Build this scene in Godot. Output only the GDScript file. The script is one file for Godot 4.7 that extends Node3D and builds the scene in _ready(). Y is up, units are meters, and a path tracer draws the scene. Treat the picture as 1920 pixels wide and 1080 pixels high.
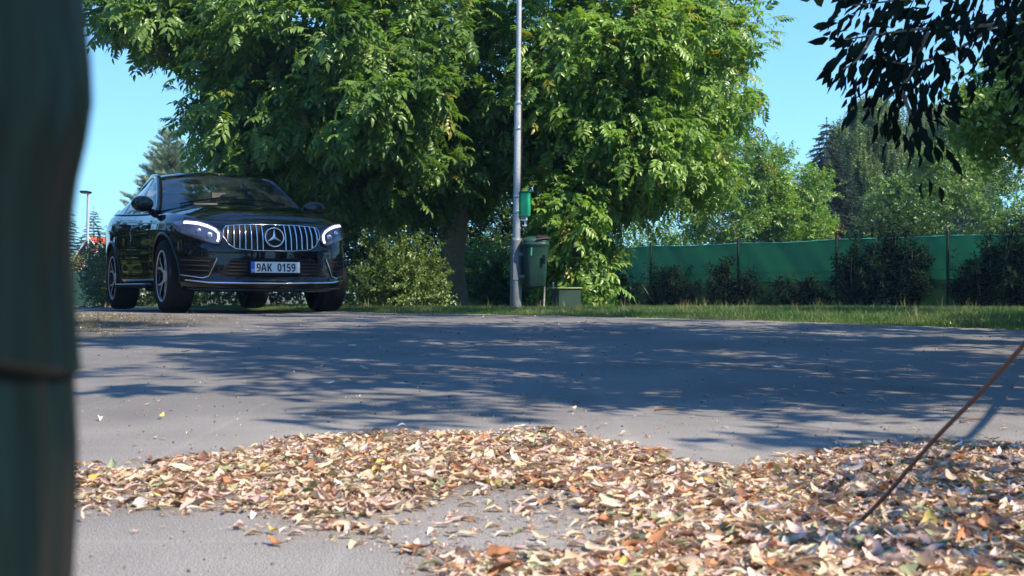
extends Node3D
# A parked road scene seen from close to the ground: dark coupe SUV, walnut trees, netted fence, leaf litter.

const F = 2360.0      # focal length in pixels of a 1920 x 1080 picture
const EYE = 0.42
var M = {}
var rng = RandomNumberGenerator.new()
var noise = FastNoiseLite.new()
var used = {}

# ---------------------------------------------------------------- geometry
class Geo:
	var v = PackedVector3Array()
	var uv = PackedVector2Array()
	var col = PackedColorArray()
	var idx = PackedInt32Array()
	var tint = Color(1, 1, 1)
	func p(a, u = Vector2.ZERO) -> int:
		v.append(a); uv.append(u); col.append(tint)
		return v.size() - 1
	func t(a, b, c):
		idx.append(a); idx.append(b); idx.append(c)
	func q(a, b, c, d):
		t(a, b, c); t(a, c, d)
	func tri(a, b, c):
		t(p(a), p(b), p(c))
	func quad(a, b, c, d):
		var i = p(a, Vector2(0, 0)); var j = p(b, Vector2(1, 0)); var k = p(c, Vector2(1, 1)); var l = p(d, Vector2(0, 1))
		q(i, j, k, l)
	func grid(rows, closed = false):   # rows: array of equally long arrays of points
		var base = v.size(); var n = rows[0].size()
		for r in rows.size():
			for k in n: p(rows[r][k], Vector2(float(k) / max(n - 1, 1), float(r) / max(rows.size() - 1, 1)))
		for r in rows.size() - 1:
			for k in (n if closed else n - 1):
				var k2 = (k + 1) % n
				q(base + r * n + k, base + r * n + k2, base + (r + 1) * n + k2, base + (r + 1) * n + k)
	func tube(path, radii, sides = 6, cap = true):
		var rows = []
		var up = Vector3(0.13, 0.9, 0.31)
		for i in path.size():
			var d = (path[min(i + 1, path.size() - 1)] - path[max(i - 1, 0)]).normalized()
			var a = up - d * up.dot(d)
			if a.length() < 0.05: a = Vector3(1, 0, 0.2) - d * d.dot(Vector3(1, 0, 0.2))
			a = a.normalized(); up = a
			var b = d.cross(a)
			var r = radii[i] if radii is Array else radii
			var row = []
			for s in sides:
				var w = TAU * s / sides
				row.append(path[i] + (a * cos(w) + b * sin(w)) * r)
			rows.append(row)
		grid(rows, true)
		if cap:
			for e in [0, rows.size() - 1]:
				var c = p(path[e]); var first = v.size()
				for k in sides: p(rows[e][k])
				for k in sides:
					if e == 0: t(c, first + (k + 1) % sides, first + k)
					else: t(c, first + k, first + (k + 1) % sides)
	func lathe(profile, segs, xf = Transform3D()):  # profile: Vector2(radius, along y)
		var rows = []
		for pt in profile:
			var row = []
			for s in segs:
				var w = TAU * s / segs
				row.append(xf * Vector3(pt.x * cos(w), pt.y, pt.x * sin(w)))
			rows.append(row)
		grid(rows, true)
	func face(pts, c):          # flat convex polygon turned away from c
		var mid = Vector3.ZERO
		for a in pts: mid += a
		mid /= pts.size()
		var n = (pts[2] - pts[0]).cross(pts[1] - pts[0])
		var order = pts.duplicate()
		if n.dot(mid - c) < 0: order.reverse()
		var first = v.size()
		for a in order: p(a)
		for k in range(1, order.size() - 1): t(first, first + k, first + k + 1)
	func box(c, s, ch = 0.0, xf = Transform3D()):
		var h = s * 0.5
		ch = min(ch, min(h.x, min(h.y, h.z)) * 0.95)
		var cc = xf * c
		if ch <= 0.0:
			for ax in 3:
				for sg in [-1.0, 1.0]:
					var pts = []
					for k in [[-1, -1], [1, -1], [1, 1], [-1, 1]]:
						var o = Vector3.ZERO
						o[ax] = sg * h[ax]; o[(ax + 1) % 3] = k[0] * h[(ax + 1) % 3]; o[(ax + 2) % 3] = k[1] * h[(ax + 2) % 3]
						pts.append(xf * (c + o))
					face(pts, cc)
			return
		var P = func(sx, sy, sz, ax):
			var o = Vector3(sx * (h.x - ch), sy * (h.y - ch), sz * (h.z - ch))
			o[ax] = (sx if ax == 0 else sy if ax == 1 else sz) * h[ax]
			return xf * (c + o)
		for ax in 3:
			for sg in [-1.0, 1.0]:
				var pts = []
				for k in [[-1, -1], [1, -1], [1, 1], [-1, 1]]:
					var o = [0, 0, 0]
					o[ax] = sg; o[(ax + 1) % 3] = k[0]; o[(ax + 2) % 3] = k[1]
					pts.append(P.call(o[0], o[1], o[2], ax))
				face(pts, cc)
		for ax in 3:
			var a1 = (ax + 1) % 3; var a2 = (ax + 2) % 3
			for s1 in [-1, 1]:
				for s2 in [-1, 1]:
					var o = [0, 0, 0]; o[a1] = s1; o[a2] = s2
					var lo = o.duplicate(); lo[ax] = -1
					var hi = o.duplicate(); hi[ax] = 1
					face([P.call(lo[0], lo[1], lo[2], a1), P.call(hi[0], hi[1], hi[2], a1), P.call(hi[0], hi[1], hi[2], a2), P.call(lo[0], lo[1], lo[2], a2)], cc)
		for sx in [-1, 1]:
			for sy in [-1, 1]:
				for sz in [-1, 1]:
					face([P.call(sx, sy, sz, 0), P.call(sx, sy, sz, 1), P.call(sx, sy, sz, 2)], cc)
	func mesh() -> ArrayMesh:
		var n = PackedVector3Array(); n.resize(v.size())
		for k in range(0, idx.size(), 3):
			var a = v[idx[k]]
			var f = (v[idx[k + 2]] - a).cross(v[idx[k + 1]] - a)
			n[idx[k]] += f; n[idx[k + 1]] += f; n[idx[k + 2]] += f
		for k in n.size():
			n[k] = n[k].normalized() if n[k].length_squared() > 1e-20 else Vector3.UP
		var a = []
		a.resize(Mesh.ARRAY_MAX)
		a[Mesh.ARRAY_VERTEX] = v; a[Mesh.ARRAY_NORMAL] = n; a[Mesh.ARRAY_TEX_UV] = uv; a[Mesh.ARRAY_COLOR] = col; a[Mesh.ARRAY_INDEX] = idx
		var m = ArrayMesh.new()
		m.add_surface_from_arrays(Mesh.PRIMITIVE_TRIANGLES, a)
		return m

func numbered(called: String) -> String:
	used[called] = used.get(called, -1) + 1
	return called if used[called] == 0 else "%s_%03d" % [called, used[called]]

func thing(called, label, category, at = Vector3.ZERO, turn = 0.0, group = "") -> Node3D:
	var o = Node3D.new(); o.name = numbered(called); add_child(o)
	o.position = at; o.rotation.y = turn
	return tag(o, label, category, group)

func tag(o, label, category, group = ""):
	if label: o.set_meta("label", label)
	if category: o.set_meta("category", category)
	if group: o.set_meta("group", group)
	return o

func part(called, g, m, parent, kind = "") -> MeshInstance3D:
	var o = MeshInstance3D.new()
	o.mesh = g.mesh() if g is Geo else g
	o.material_override = m
	if parent == self: o.name = numbered(called); add_child(o)
	else:
		o.name = called; parent.add_child(o, true)
	if kind: o.set_meta("kind", kind)
	return o

func sub(called, parent) -> Node3D:
	var o = Node3D.new(); o.name = called; parent.add_child(o, true)
	return o

# copies of one mesh, from a list of 16-float rows
class Many:
	var b = PackedFloat32Array()
	func put(x: Vector3, y: Vector3, z: Vector3, o: Vector3, c: Color):
		b.append_array(PackedFloat32Array([x.x, y.x, z.x, o.x, x.y, y.y, z.y, o.y, x.z, y.z, z.z, o.z, c.r, c.g, c.b, 1.0]))
	func aim(o: Vector3, dir: Vector3, nor: Vector3, s: float, c: Color):
		var y = dir.normalized()
		var x = y.cross(nor)
		if x.length_squared() < 1e-6: x = y.cross(Vector3(0.3, 0.2, 0.9))
		x = x.normalized()
		put(x * s, y * s, x.cross(y) * s, o, c)

func many(called, list, mesh, mat, parent, kind = "stuff") -> MultiMeshInstance3D:
	var mm = MultiMesh.new()
	mm.transform_format = MultiMesh.TRANSFORM_3D
	mm.use_colors = true
	mm.mesh = mesh
	mm.instance_count = list.b.size() / 16
	mm.buffer = list.b
	var o = MultiMeshInstance3D.new()
	o.multimesh = mm; o.material_override = mat
	if parent == self: o.name = numbered(called); add_child(o)
	else:
		o.name = called; parent.add_child(o, true)
	if kind: o.set_meta("kind", kind)
	return o

# ---------------------------------------------------------------- small maths
func R(a, b) -> float: return rng.randf_range(a, b)
func rv() -> Vector3:
	var z = R(-1, 1); var w = R(0, TAU); var r = sqrt(1 - z * z)
	return Vector3(r * cos(w), z, r * sin(w))
func at(u, y, d) -> Vector3:     # a point d metres off that is seen near (u, y)
	return Vector3((u - 960.0) / F * d, EYE - (y - 540.0) / F * d, -d)
func ground(x: float, d: float) -> float:
	var h = 0.145 * smoothstep(3.0, 11.0, d)
	if d > 14.0: h -= 0.0105 * (min(d, 110.0) - 14.0)
	if d > 3.5: h += 0.012 * noise.get_noise_2d(x * 6.0, d * 6.0) * smoothstep(3.5, 9.0, d)
	return h
func edge(x: float) -> float:    # distance of the far road edge
	var e = 12.2 - 0.94 * x if x > -1.9 else 14.0 + (-1.9 - x) * 1.85
	return e + 0.12 * noise.get_noise_2d(x * 45.0, 7.0)
func fence_d(x: float) -> float: return 30.8 - 0.93 * (x - 3.42)
func curve(keys, x) -> float:    # keys: [x, y] rising or falling, smooth in between
	var up = keys[-1][0] > keys[0][0]
	var n = keys.size()
	if (x <= keys[0][0]) == up or x == keys[0][0]: return keys[0][1]
	if (x >= keys[n - 1][0]) == up: return keys[n - 1][1]
	for k in n - 1:
		if (x < keys[k + 1][0]) == up or x == keys[k + 1][0]:
			var w = keys[k + 1][0] - keys[k][0]
			var s = (x - keys[k][0]) / w
			var p0 = keys[max(k - 1, 0)]; var p3 = keys[min(k + 2, n - 1)]
			var m1 = (keys[k + 1][1] - p0[1]) / (keys[k + 1][0] - p0[0]) * w
			var m2 = (p3[1] - keys[k][1]) / (p3[0] - keys[k][0]) * w
			var s2 = s * s; var s3 = s2 * s
			return (2 * s3 - 3 * s2 + 1) * keys[k][1] + (s3 - 2 * s2 + s) * m1 + (-2 * s3 + 3 * s2) * keys[k + 1][1] + (s3 - s2) * m2
	return keys[n - 1][1]
func lin(keys, x) -> float:
	if x <= keys[0][0]: return keys[0][1]
	for k in keys.size() - 1:
		if x <= keys[k + 1][0]: return lerp(float(keys[k][1]), float(keys[k + 1][1]), (x - keys[k][0]) / (keys[k + 1][0] - keys[k][0]))
	return keys[-1][1]
func spline(pts, step) -> Array:   # Catmull-Rom through Vector3s
	var out = []
	for k in pts.size() - 1:
		var a = pts[max(k - 1, 0)]; var d = pts[min(k + 2, pts.size() - 1)]
		var n = max(1, int(ceil(pts[k].distance_to(pts[k + 1]) / step)))
		for i in n: out.append(pts[k].cubic_interpolate(pts[k + 1], a, d, float(i) / n))
	out.append(pts[-1])
	return out

# ---------------------------------------------------------------- materials
func mat(called, c: Color, rough = 0.8, metal = 0.0) -> StandardMaterial3D:   # c: linear base colour
	var m = StandardMaterial3D.new()
	m.resource_name = called
	m.albedo_color = c.linear_to_srgb()
	m.roughness = rough; m.metallic = metal
	m.cull_mode = BaseMaterial3D.CULL_DISABLED
	M[called] = m
	return m
func leafy(called, rough, back: Color) -> StandardMaterial3D:
	var m = mat(called, Color(1, 1, 1), rough)
	m.vertex_color_use_as_albedo = true
	m.backlight_enabled = true; m.backlight = back.linear_to_srgb()
	return m
func noise_tex(size, freq, lo: Color, hi: Color, octaves = 4, normal = false, bump = 4.0, kind = FastNoiseLite.TYPE_SIMPLEX_SMOOTH, sd = 1) -> NoiseTexture2D:
	var n = FastNoiseLite.new()
	n.noise_type = kind; n.frequency = freq; n.fractal_octaves = octaves; n.seed = sd
	n.fractal_gain = 0.62
	var t = NoiseTexture2D.new()
	t.width = size; t.height = size; t.seamless = true; t.noise = n
	if normal:
		t.as_normal_map = true; t.bump_strength = bump
	else:
		var g = Gradient.new()
		g.set_color(0, lo.linear_to_srgb()); g.set_color(1, hi.linear_to_srgb())
		t.color_ramp = g
	return t
func tri_map(m, tex, nor, scale, nscale = 1.0, world = true):
	m.uv1_triplanar = true; m.uv1_world_triplanar = world
	m.uv1_scale = Vector3.ONE * scale
	if tex: m.albedo_texture = tex
	if nor:
		m.normal_enabled = true; m.normal_texture = nor; m.normal_scale = nscale

func materials():
	var m
	m = mat("asphalt", Color(1, 1, 1), 0.88)
	m.vertex_color_use_as_albedo = true
	tri_map(m, noise_tex(1024, 0.11, Color(0.2, 0.2, 0.21), Color(1.8, 1.78, 1.75), 5, false, 0, FastNoiseLite.TYPE_SIMPLEX_SMOOTH, 3), noise_tex(1024, 0.13, Color(), Color(), 4, true, 9.0, FastNoiseLite.TYPE_SIMPLEX_SMOOTH, 5), 1.7, 1.0)
	m = mat("soil", Color(1, 1, 1), 0.95)
	m.vertex_color_use_as_albedo = true
	tri_map(m, noise_tex(512, 0.05, Color(0.55, 0.55, 0.5), Color(1.4, 1.4, 1.4), 5, false, 0, FastNoiseLite.TYPE_SIMPLEX_SMOOTH, 11), noise_tex(512, 0.06, Color(), Color(), 4, true, 8.0, FastNoiseLite.TYPE_SIMPLEX_SMOOTH, 13), 0.9)
	m = mat("bark", Color(1, 1, 1), 0.9)
	tri_map(m, noise_tex(512, 0.035, Color(0.11, 0.092, 0.066), Color(0.46, 0.39, 0.27), 5, false, 0, FastNoiseLite.TYPE_SIMPLEX_SMOOTH, 17), noise_tex(512, 0.03, Color(), Color(), 4, true, 14.0, FastNoiseLite.TYPE_SIMPLEX_SMOOTH, 19), 1.6)
	m.uv1_scale = Vector3(3.2, 0.7, 3.2)
	m = mat("birch_bark", Color(1, 1, 1), 0.8)
	tri_map(m, noise_tex(256, 0.04, Color(0.1, 0.09, 0.08), Color(0.75, 0.73, 0.7), 3), null, 1.5)
	leafy("leaf", 0.36, Color(0.9, 0.95, 0.3))
	m = leafy("silhouette_leaf", 0.8, Color(0.3, 0.35, 0.2))
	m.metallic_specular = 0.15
	leafy("needle", 0.6, Color(0.25, 0.3, 0.15))
	leafy("dry_leaf", 0.7, Color(0.45, 0.38, 0.26))
	leafy("grass", 0.55, Color(0.6, 0.65, 0.3))
	m = mat("paint", Color(0.0025, 0.003, 0.0055), 0.4)
	m.metallic_specular = 0.0
	m.clearcoat_enabled = true; m.clearcoat = 1.0; m.clearcoat_roughness = 0.02
	m = mat("gloss_black", Color(0.006, 0.006, 0.007), 0.16)
	m = mat("matt_black", Color(0.009, 0.009, 0.01), 0.7)
	m.metallic_specular = 0.2
	mat("cavity", Color(0.004, 0.004, 0.004), 0.9)
	m = mat("rubber", Color(0.014, 0.014, 0.015), 0.85)
	m.metallic_specular = 0.25
	mat("chrome", Color(0.78, 0.79, 0.82), 0.12, 1.0)
	mat("alloy", Color(0.66, 0.66, 0.68), 0.38, 0.45)
	mat("lamp_inside", Color(0.10, 0.10, 0.15), 0.2, 0.6)
	mat("brushed", Color(0.5, 0.51, 0.53), 0.35, 1.0)
	mat("disc", Color(0.2, 0.2, 0.2), 0.4, 1.0)
	m = mat("windscreen", Color(0.02, 0.028, 0.03, 0.5), 0.02)
	m.metallic_specular = 0.7
	m.transparency = BaseMaterial3D.TRANSPARENCY_ALPHA
	m = mat("tinted_glass", Color(0.015, 0.02, 0.02, 0.32), 0.02)
	m.transparency = BaseMaterial3D.TRANSPARENCY_ALPHA
	m = mat("lamp_cover", Color(0.05, 0.05, 0.06, 0.12), 0.02)
	m.transparency = BaseMaterial3D.TRANSPARENCY_ALPHA
	m = mat("glow", Color(0.9, 0.9, 0.95), 0.3)
	m.emission_enabled = true; m.emission = Color(0.86, 0.84, 1.0); m.emission_energy_multiplier = 1.1
	mat("leather", Color(0.02, 0.018, 0.017), 0.5)
	mat("dash", Color(0.018, 0.018, 0.019), 0.7)
	mat("plate_white", Color(0.72, 0.73, 0.74), 0.35)
	mat("plate_blue", Color(0.01, 0.13, 0.62), 0.35)
	mat("plate_ink", Color(0.008, 0.008, 0.01), 0.4)
	mat("paper", Color(0.75, 0.76, 0.78), 0.6)
	m = mat("galvanised", Color(1, 1, 1), 0.5, 0.35)
	tri_map(m, noise_tex(256, 0.05, Color(0.30, 0.32, 0.35), Color(0.55, 0.58, 0.62), 4), null, 2.0, 1, false)
	mat("steel_painted", Color(0.16, 0.18, 0.2), 0.5, 0.2)
	m = mat("bin_green", Color(1, 1, 1), 0.38)
	tri_map(m, noise_tex(256, 0.02, Color(0.007, 0.03, 0.024), Color(0.014, 0.05, 0.04), 4), null, 1.6, 1, false)
	mat("box_green", Color(0.01, 0.3, 0.14), 0.35)
	mat("box_side", Color(0.006, 0.1, 0.06), 0.4)
	mat("red_print", Color(0.5, 0.03, 0.03), 0.5)
	mat("low_box", Color(0.006, 0.035, 0.024), 0.6)
	mat("lid_yellow", Color(0.22, 0.27, 0.07), 0.5)
	mat("stake", Color(0.6, 0.58, 0.52), 0.7)
	mat("post_green", Color(0.004, 0.012, 0.01), 0.6)
	m = mat("net", Color(0.9, 0.9, 0.9), 0.75)
	m.albedo_texture = weave(Color(0.022, 0.145, 0.078), Color(0.046, 0.27, 0.145))
	m.uv1_scale = Vector3(34, 12, 1)
	m.backlight_enabled = true; m.backlight = Color(0.9, 1.0, 0.9)
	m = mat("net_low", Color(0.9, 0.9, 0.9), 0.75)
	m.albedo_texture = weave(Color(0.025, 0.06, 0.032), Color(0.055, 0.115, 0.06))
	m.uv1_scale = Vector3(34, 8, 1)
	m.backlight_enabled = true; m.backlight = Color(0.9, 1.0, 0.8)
	m = mat("net_hem", Color(0.05, 0.32, 0.22), 0.6)
	m = mat("roof_tile", Color(0.5, 0.05, 0.02), 0.7)
	mat("house_wall", Color(0.6, 0.56, 0.5), 0.8)
	mat("dark_wood", Color(0.05, 0.03, 0.022), 0.8)
	mat("white_trim", Color(0.75, 0.75, 0.75), 0.6)
	mat("pane", Color(0.02, 0.025, 0.03), 0.08)
	mat("lamp_glass", Color(0.5, 0.5, 0.5), 0.3)
	m = mat("sleeve", Color(1, 1, 1), 0.42)
	m.metallic_specular = 0.26
	tri_map(m, noise_tex(256, 0.02, Color(0.0007, 0.0032, 0.004), Color(0.004, 0.014, 0.015), 4), noise_tex(256, 0.015, Color(), Color(), 3, true, 10.0), 4.0, 0.6, false)
	m.uv1_scale = Vector3(9, 0.9, 9)
	m = mat("old_post", Color(1, 1, 1), 0.75)
	m.metallic_specular = 0.14
	tri_map(m, noise_tex(256, 0.02, Color(0.004, 0.005, 0.005), Color(0.014, 0.012, 0.011), 4), noise_tex(256, 0.02, Color(), Color(), 3, true, 8.0), 4.0, 0.6, false)
	mat("stalk", Color(0.085, 0.04, 0.03), 0.6)
	mat("twig", Color(0.11, 0.065, 0.04), 0.85)
	m = mat("grit", Color(1, 1, 1), 0.85)
	m.vertex_color_use_as_albedo = true
	var names = ["tan", "orange", "straw", "pink", "brown", "green", "yellow", "pale"]
	var cols = [Color(0.54, 0.40, 0.27), Color(0.45, 0.2, 0.09), Color(0.58, 0.46, 0.32), Color(0.58, 0.41, 0.36), Color(0.19, 0.09, 0.055), Color(0.28, 0.31, 0.17), Color(0.55, 0.43, 0.1), Color(0.68, 0.61, 0.54)]
	for k in 8:
		m = mat("dry_" + names[k], cols[k], 0.65)
		m.backlight_enabled = true; m.backlight = Color(0.6, 0.55, 0.45)

func weave(a: Color, b: Color) -> ImageTexture:
	var im = Image.create(64, 64, false, Image.FORMAT_RGB8)
	for y in 64:
		for x in 64:
			var u = fposmod((x + y) / 32.0, 1.0); var w = fposmod((x - y) / 32.0, 1.0)
			var wire = 1.0 if min(min(u, 1 - u), min(w, 1 - w)) < 0.07 else 0.0
			var c = a.lerp(b, 0.5 + 0.5 * sin(y * 0.8) * 0.5 + 0.25 * sin(x * 1.6))
			im.set_pixel(x, y, (c * (1.0 - 0.45 * wire)).linear_to_srgb())
	return ImageTexture.create_from_image(im)

# ---------------------------------------------------------------- leaves and trees
func leaflet(g: Geo, o: Vector3, dir: Vector3, nor: Vector3, l: float, w: float, curl = 0.15):
	# a pointed leaf folded along its midrib: 6 triangles
	var y = dir.normalized(); var x = y.cross(nor).normalized(); var n = x.cross(y)
	var a = g.p(o)
	var r1 = g.p(o + y * l * 0.34 + x * w * 0.5 + n * w * 0.2); var l1 = g.p(o + y * l * 0.34 - x * w * 0.5 + n * w * 0.2)
	var r2 = g.p(o + y * l * 0.68 + x * w * 0.4 + n * (w * 0.15 - curl * l * 0.35)); var l2 = g.p(o + y * l * 0.68 - x * w * 0.4 + n * (w * 0.15 - curl * l * 0.35))
	var m = g.p(o + y * l * 0.5 - n * curl * l * 0.12)
	var e = g.p(o + y * l - n * curl * l)
	g.t(a, m, r1); g.t(a, l1, m); g.t(m, r2, r1); g.t(m, l1, l2); g.t(m, e, r2); g.t(m, l2, e)

func compound(n, l, w, leaf_l) -> ArrayMesh:    # feathered leaf along +y, facing +z
	var g = Geo.new()
	for k in n:
		var f = 0.25 + 0.7 * k / (n - 1.0)
		var o = Vector3(0, l * f, -l * 0.22 * f * f)
		var s = 1.0 - 0.25 * abs(f - 0.7)
		if k == n - 1:
			leaflet(g, o, Vector3(0.1, 1, -0.5), Vector3(0, 0.3, 1), leaf_l * s, w * s, 0.25)
		else:
			for sd in [-1.0, 1.0]:
				leaflet(g, o, Vector3(sd * R(0.8, 1.1), R(0.35, 0.8), R(-0.45, -0.1)), Vector3(R(-0.3, 0.3), R(0, 0.3), 1), leaf_l * s * R(0.8, 1.1), w * s, R(0.1, 0.35))
	g.tube([Vector3.ZERO, Vector3(0, l * 0.5, -l * 0.055), Vector3(0, l * 0.95, -l * 0.2)], 0.003, 3, false)
	return g.mesh()

func twig_leaves(n, l, leaf_l, w, open = 1.0) -> ArrayMesh:   # single leaves all round a twig along +y
	var g = Geo.new()
	for k in n:
		var f = 0.1 + 0.9 * k / (n - 1.0)
		var a = k * 2.4 + R(-0.4, 0.4)
		var out = Vector3(cos(a), 0, sin(a) * 0.6)
		leaflet(g, Vector3(0, l * f, 0), out * open + Vector3(0, R(0.2, 0.7), 0), Vector3(R(-0.4, 0.4), R(0.4, 1.0), 1.0 if sin(a) < 0 else 0.6), leaf_l * R(0.7, 1.15), w * R(0.8, 1.1), R(0, 0.3))
	g.tube([Vector3.ZERO, Vector3(0, l, 0)], 0.003, 3, false)
	return g.mesh()

func needles(n, l, nl, w) -> ArrayMesh:
	var g = Geo.new()
	for k in n:
		var f = R(0.0, 1.0); var a = R(0, TAU)
		var o = Vector3(0, l * f, 0)
		var d = (Vector3(cos(a), R(0.35, 1.0), sin(a))).normalized()
		var s = d.cross(Vector3(cos(a + 1.6), 0.1, sin(a + 1.6))).normalized() * w
		g.tri(o - s, o + s, o + d * nl * R(0.7, 1.1))
	g.tube([Vector3.ZERO, Vector3(0, l, 0)], 0.006, 3, false)
	return g.mesh()

func limb(g: Geo, a: Vector3, b: Vector3, r0, r1, sag = 0.1, sides = 5, n = 4) -> Array:
	var pts = []; var rad = []
	var off = rv() * a.distance_to(b) * 0.07
	for k in n + 1:
		var f = float(k) / n
		pts.append(a.lerp(b, f) + off * sin(PI * f) + Vector3.UP * sag * a.distance_to(b) * sin(PI * f) * (1 - f * 0.4))
		rad.append(lerp(r0, r1, f))
	g.tube(pts, rad, sides, false)
	return pts

func mix_green(pal, k) -> Color:
	return pal[0].lerp(pal[1], clamp(k, 0.0, 1.0))

# ells: [centre (world), radii, share]. trunk: points and radii in the tree's own frame; base at `foot`.
func crown_tree(called, label, group, foot: Vector3, trunk, radii, ells, clumps, per, spread, sprays, m, size, droop, pal, bark = "bark", seed_ = 1, category = "tree", yellow = 0.018, twig_r = 0.012):
	rng.seed = seed_
	var o = thing(called, label, category, foot, 0, group)
	var wood = Geo.new()
	var knots = []
	if trunk:
		var path = spline(trunk, 0.25)
		var rad = []
		for k in path.size():
			var f = float(k) / (path.size() - 1) * (radii.size() - 1)
			var i = min(int(f), radii.size() - 2)
			rad.append(lerp(float(radii[i]), float(radii[i + 1]), f - i))
		wood.tube(path, rad, 12)
		for k in path.size():
			if k > path.size() * 0.45: knots.append([path[k], rad[k]])
	else: knots.append([Vector3(0, 0.05, 0), 0.03])
	var total = 0.0
	for e in ells:
		total += e[2]
		var c = e[0] - foot
		var best = knots[0]; var bd = 1e9
		for kn in knots:
			var d = kn[0].distance_to(c) + max(0.0, kn[0].y - c.y + 0.3) * 1.2
			if d < bd: bd = d; best = kn
		var r0 = max(min(best[1] * 0.7, 0.03 * bd), twig_r)
		var pts = limb(wood, best[0], c, r0, max(r0 * 0.35, twig_r * 0.8), 0.1, 6, 6)
		for k in pts.size(): knots.append([pts[k], lerp(r0, r0 * 0.4, float(k) / pts.size())])
	var leaves = []
	for s in sprays: leaves.append(Many.new())
	for n in clumps:
		var pick = R(0, total); var e = ells[0]
		for x in ells:
			pick -= x[2]
			if pick <= 0: e = x; break
		var dir = rv()
		var c = e[0] - foot + dir * e[1] * pow(R(0, 1), 0.36)
		var gy = ground(c.x + foot.x, -(c.z + foot.z)) - foot.y + 0.12
		if c.y < gy: c.y = gy + R(0, 0.4)
		var best = knots[0]; var bd = 1e9
		for kn in knots:
			var d = kn[0].distance_squared_to(c)
			if d < bd: bd = d; best = kn
		if bd > 0.01 and n % 2 == 0: limb(wood, best[0], c, min(best[1] * 0.6, twig_r * 1.3), twig_r * 0.4, 0.08, 4, 3)
		var axis = (c - (e[0] - foot))
		axis = axis.normalized() if axis.length() > 0.05 else Vector3.UP
		var tone = R(0, 1)
		var cs = spread * R(0.6, 1.25)
		for k in int(per * R(0.6, 1.4)):
			var o2 = c + rv() * cs * pow(R(0, 1), 0.45) * Vector3(1, 0.75, 1)
			if o2.y < gy - 0.1: o2.y = gy + R(-0.1, 0.3)
			var d2 = (axis * 0.7 + rv() * 0.75 + Vector3(0, -droop, 0))
			var col = mix_green(pal, tone * 0.6 + R(0, 0.5))
			if R(0, 1) < yellow: col = Color(0.24, 0.24, 0.04)
			leaves[rng.randi() % sprays.size()].aim(o2, d2, Vector3(R(-0.55, 0.55), 1, R(-0.55, 0.55)), size * R(0.75, 1.2), col)
	if wood.idx.size(): part("trunk" if trunk else "stem", wood, M[bark], o)
	for s in sprays.size():
		many("crown" if trunk else "foliage", leaves[s], sprays[s], M[m], o)
	return o

func conifer(called, label, foot: Vector3, h, r, pal, seed_, spray, dens = 1.0, rise = -0.25, group = "", bare = 0.03, bark = "bark"):
	rng.seed = seed_
	var o = thing(called, label, "tree", foot, 0, group)
	var wood = Geo.new()
	wood.tube([Vector3.ZERO, Vector3(0.02, h * 0.5, 0), Vector3(0, h, 0)], [h * 0.018 + 0.02, h * 0.011, 0.008], 8)
	var lv = Many.new()
	var y = h * bare + 0.1
	while y < h * 0.985:
		var f = y / h
		var rr = r * pow(1.0 - f, 0.8) * (1.0 if f > 0.12 else 0.8) + 0.05
		var n = int(5 + 7 * (1 - f))
		var tw = R(0, TAU)
		for k in n:
			var a = tw + TAU * k / n + R(-0.25, 0.25)
			var len_ = rr * R(0.72, 1.12)
			var tip = Vector3(cos(a) * len_, rise * len_ + R(-0.08, 0.08), sin(a) * len_)
			var b0 = Vector3(0, y, 0)
			wood.tube([b0, b0 + tip * 0.5 + Vector3(0, len_ * 0.05, 0), b0 + tip], [0.012 + 0.006 * len_, 0.01, 0.004], 3, false)
			var tone = R(0, 1)
			var m = max(5, int(len_ * 16 * dens))
			for j in m:
				var g = 0.12 + 0.88 * (j + R(0, 1)) / m
				var pnt = b0 + tip * g + Vector3(0, len_ * 0.05 * sin(PI * g), 0)
				var side = Vector3(-sin(a), 0, cos(a)) * (1.0 if j % 2 else -1.0)
				var d = tip.normalized() * R(0.6, 1.0) + side * R(0.3, 1.0) + Vector3(0, R(-0.4, 0.2) + (0.5 if rise > 0 else 0.0), 0)
				lv.aim(pnt, d, Vector3(0, 1, 0), R(0.75, 1.15) * (0.55 + 0.45 * (1 - f)), mix_green(pal, tone * 0.5 + R(0, 0.5)))
		y += lerp(0.05, 0.03, f) * h * R(0.8, 1.2) / (0.7 + 0.3 * dens)
	lv.aim(Vector3(0, h - 0.15, 0), Vector3.UP, Vector3(1, 0, 0), 0.9, pal[1])
	part("trunk", wood, M[bark], o)
	many("crown", lv, spray, M.needle, o)
	return o

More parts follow.
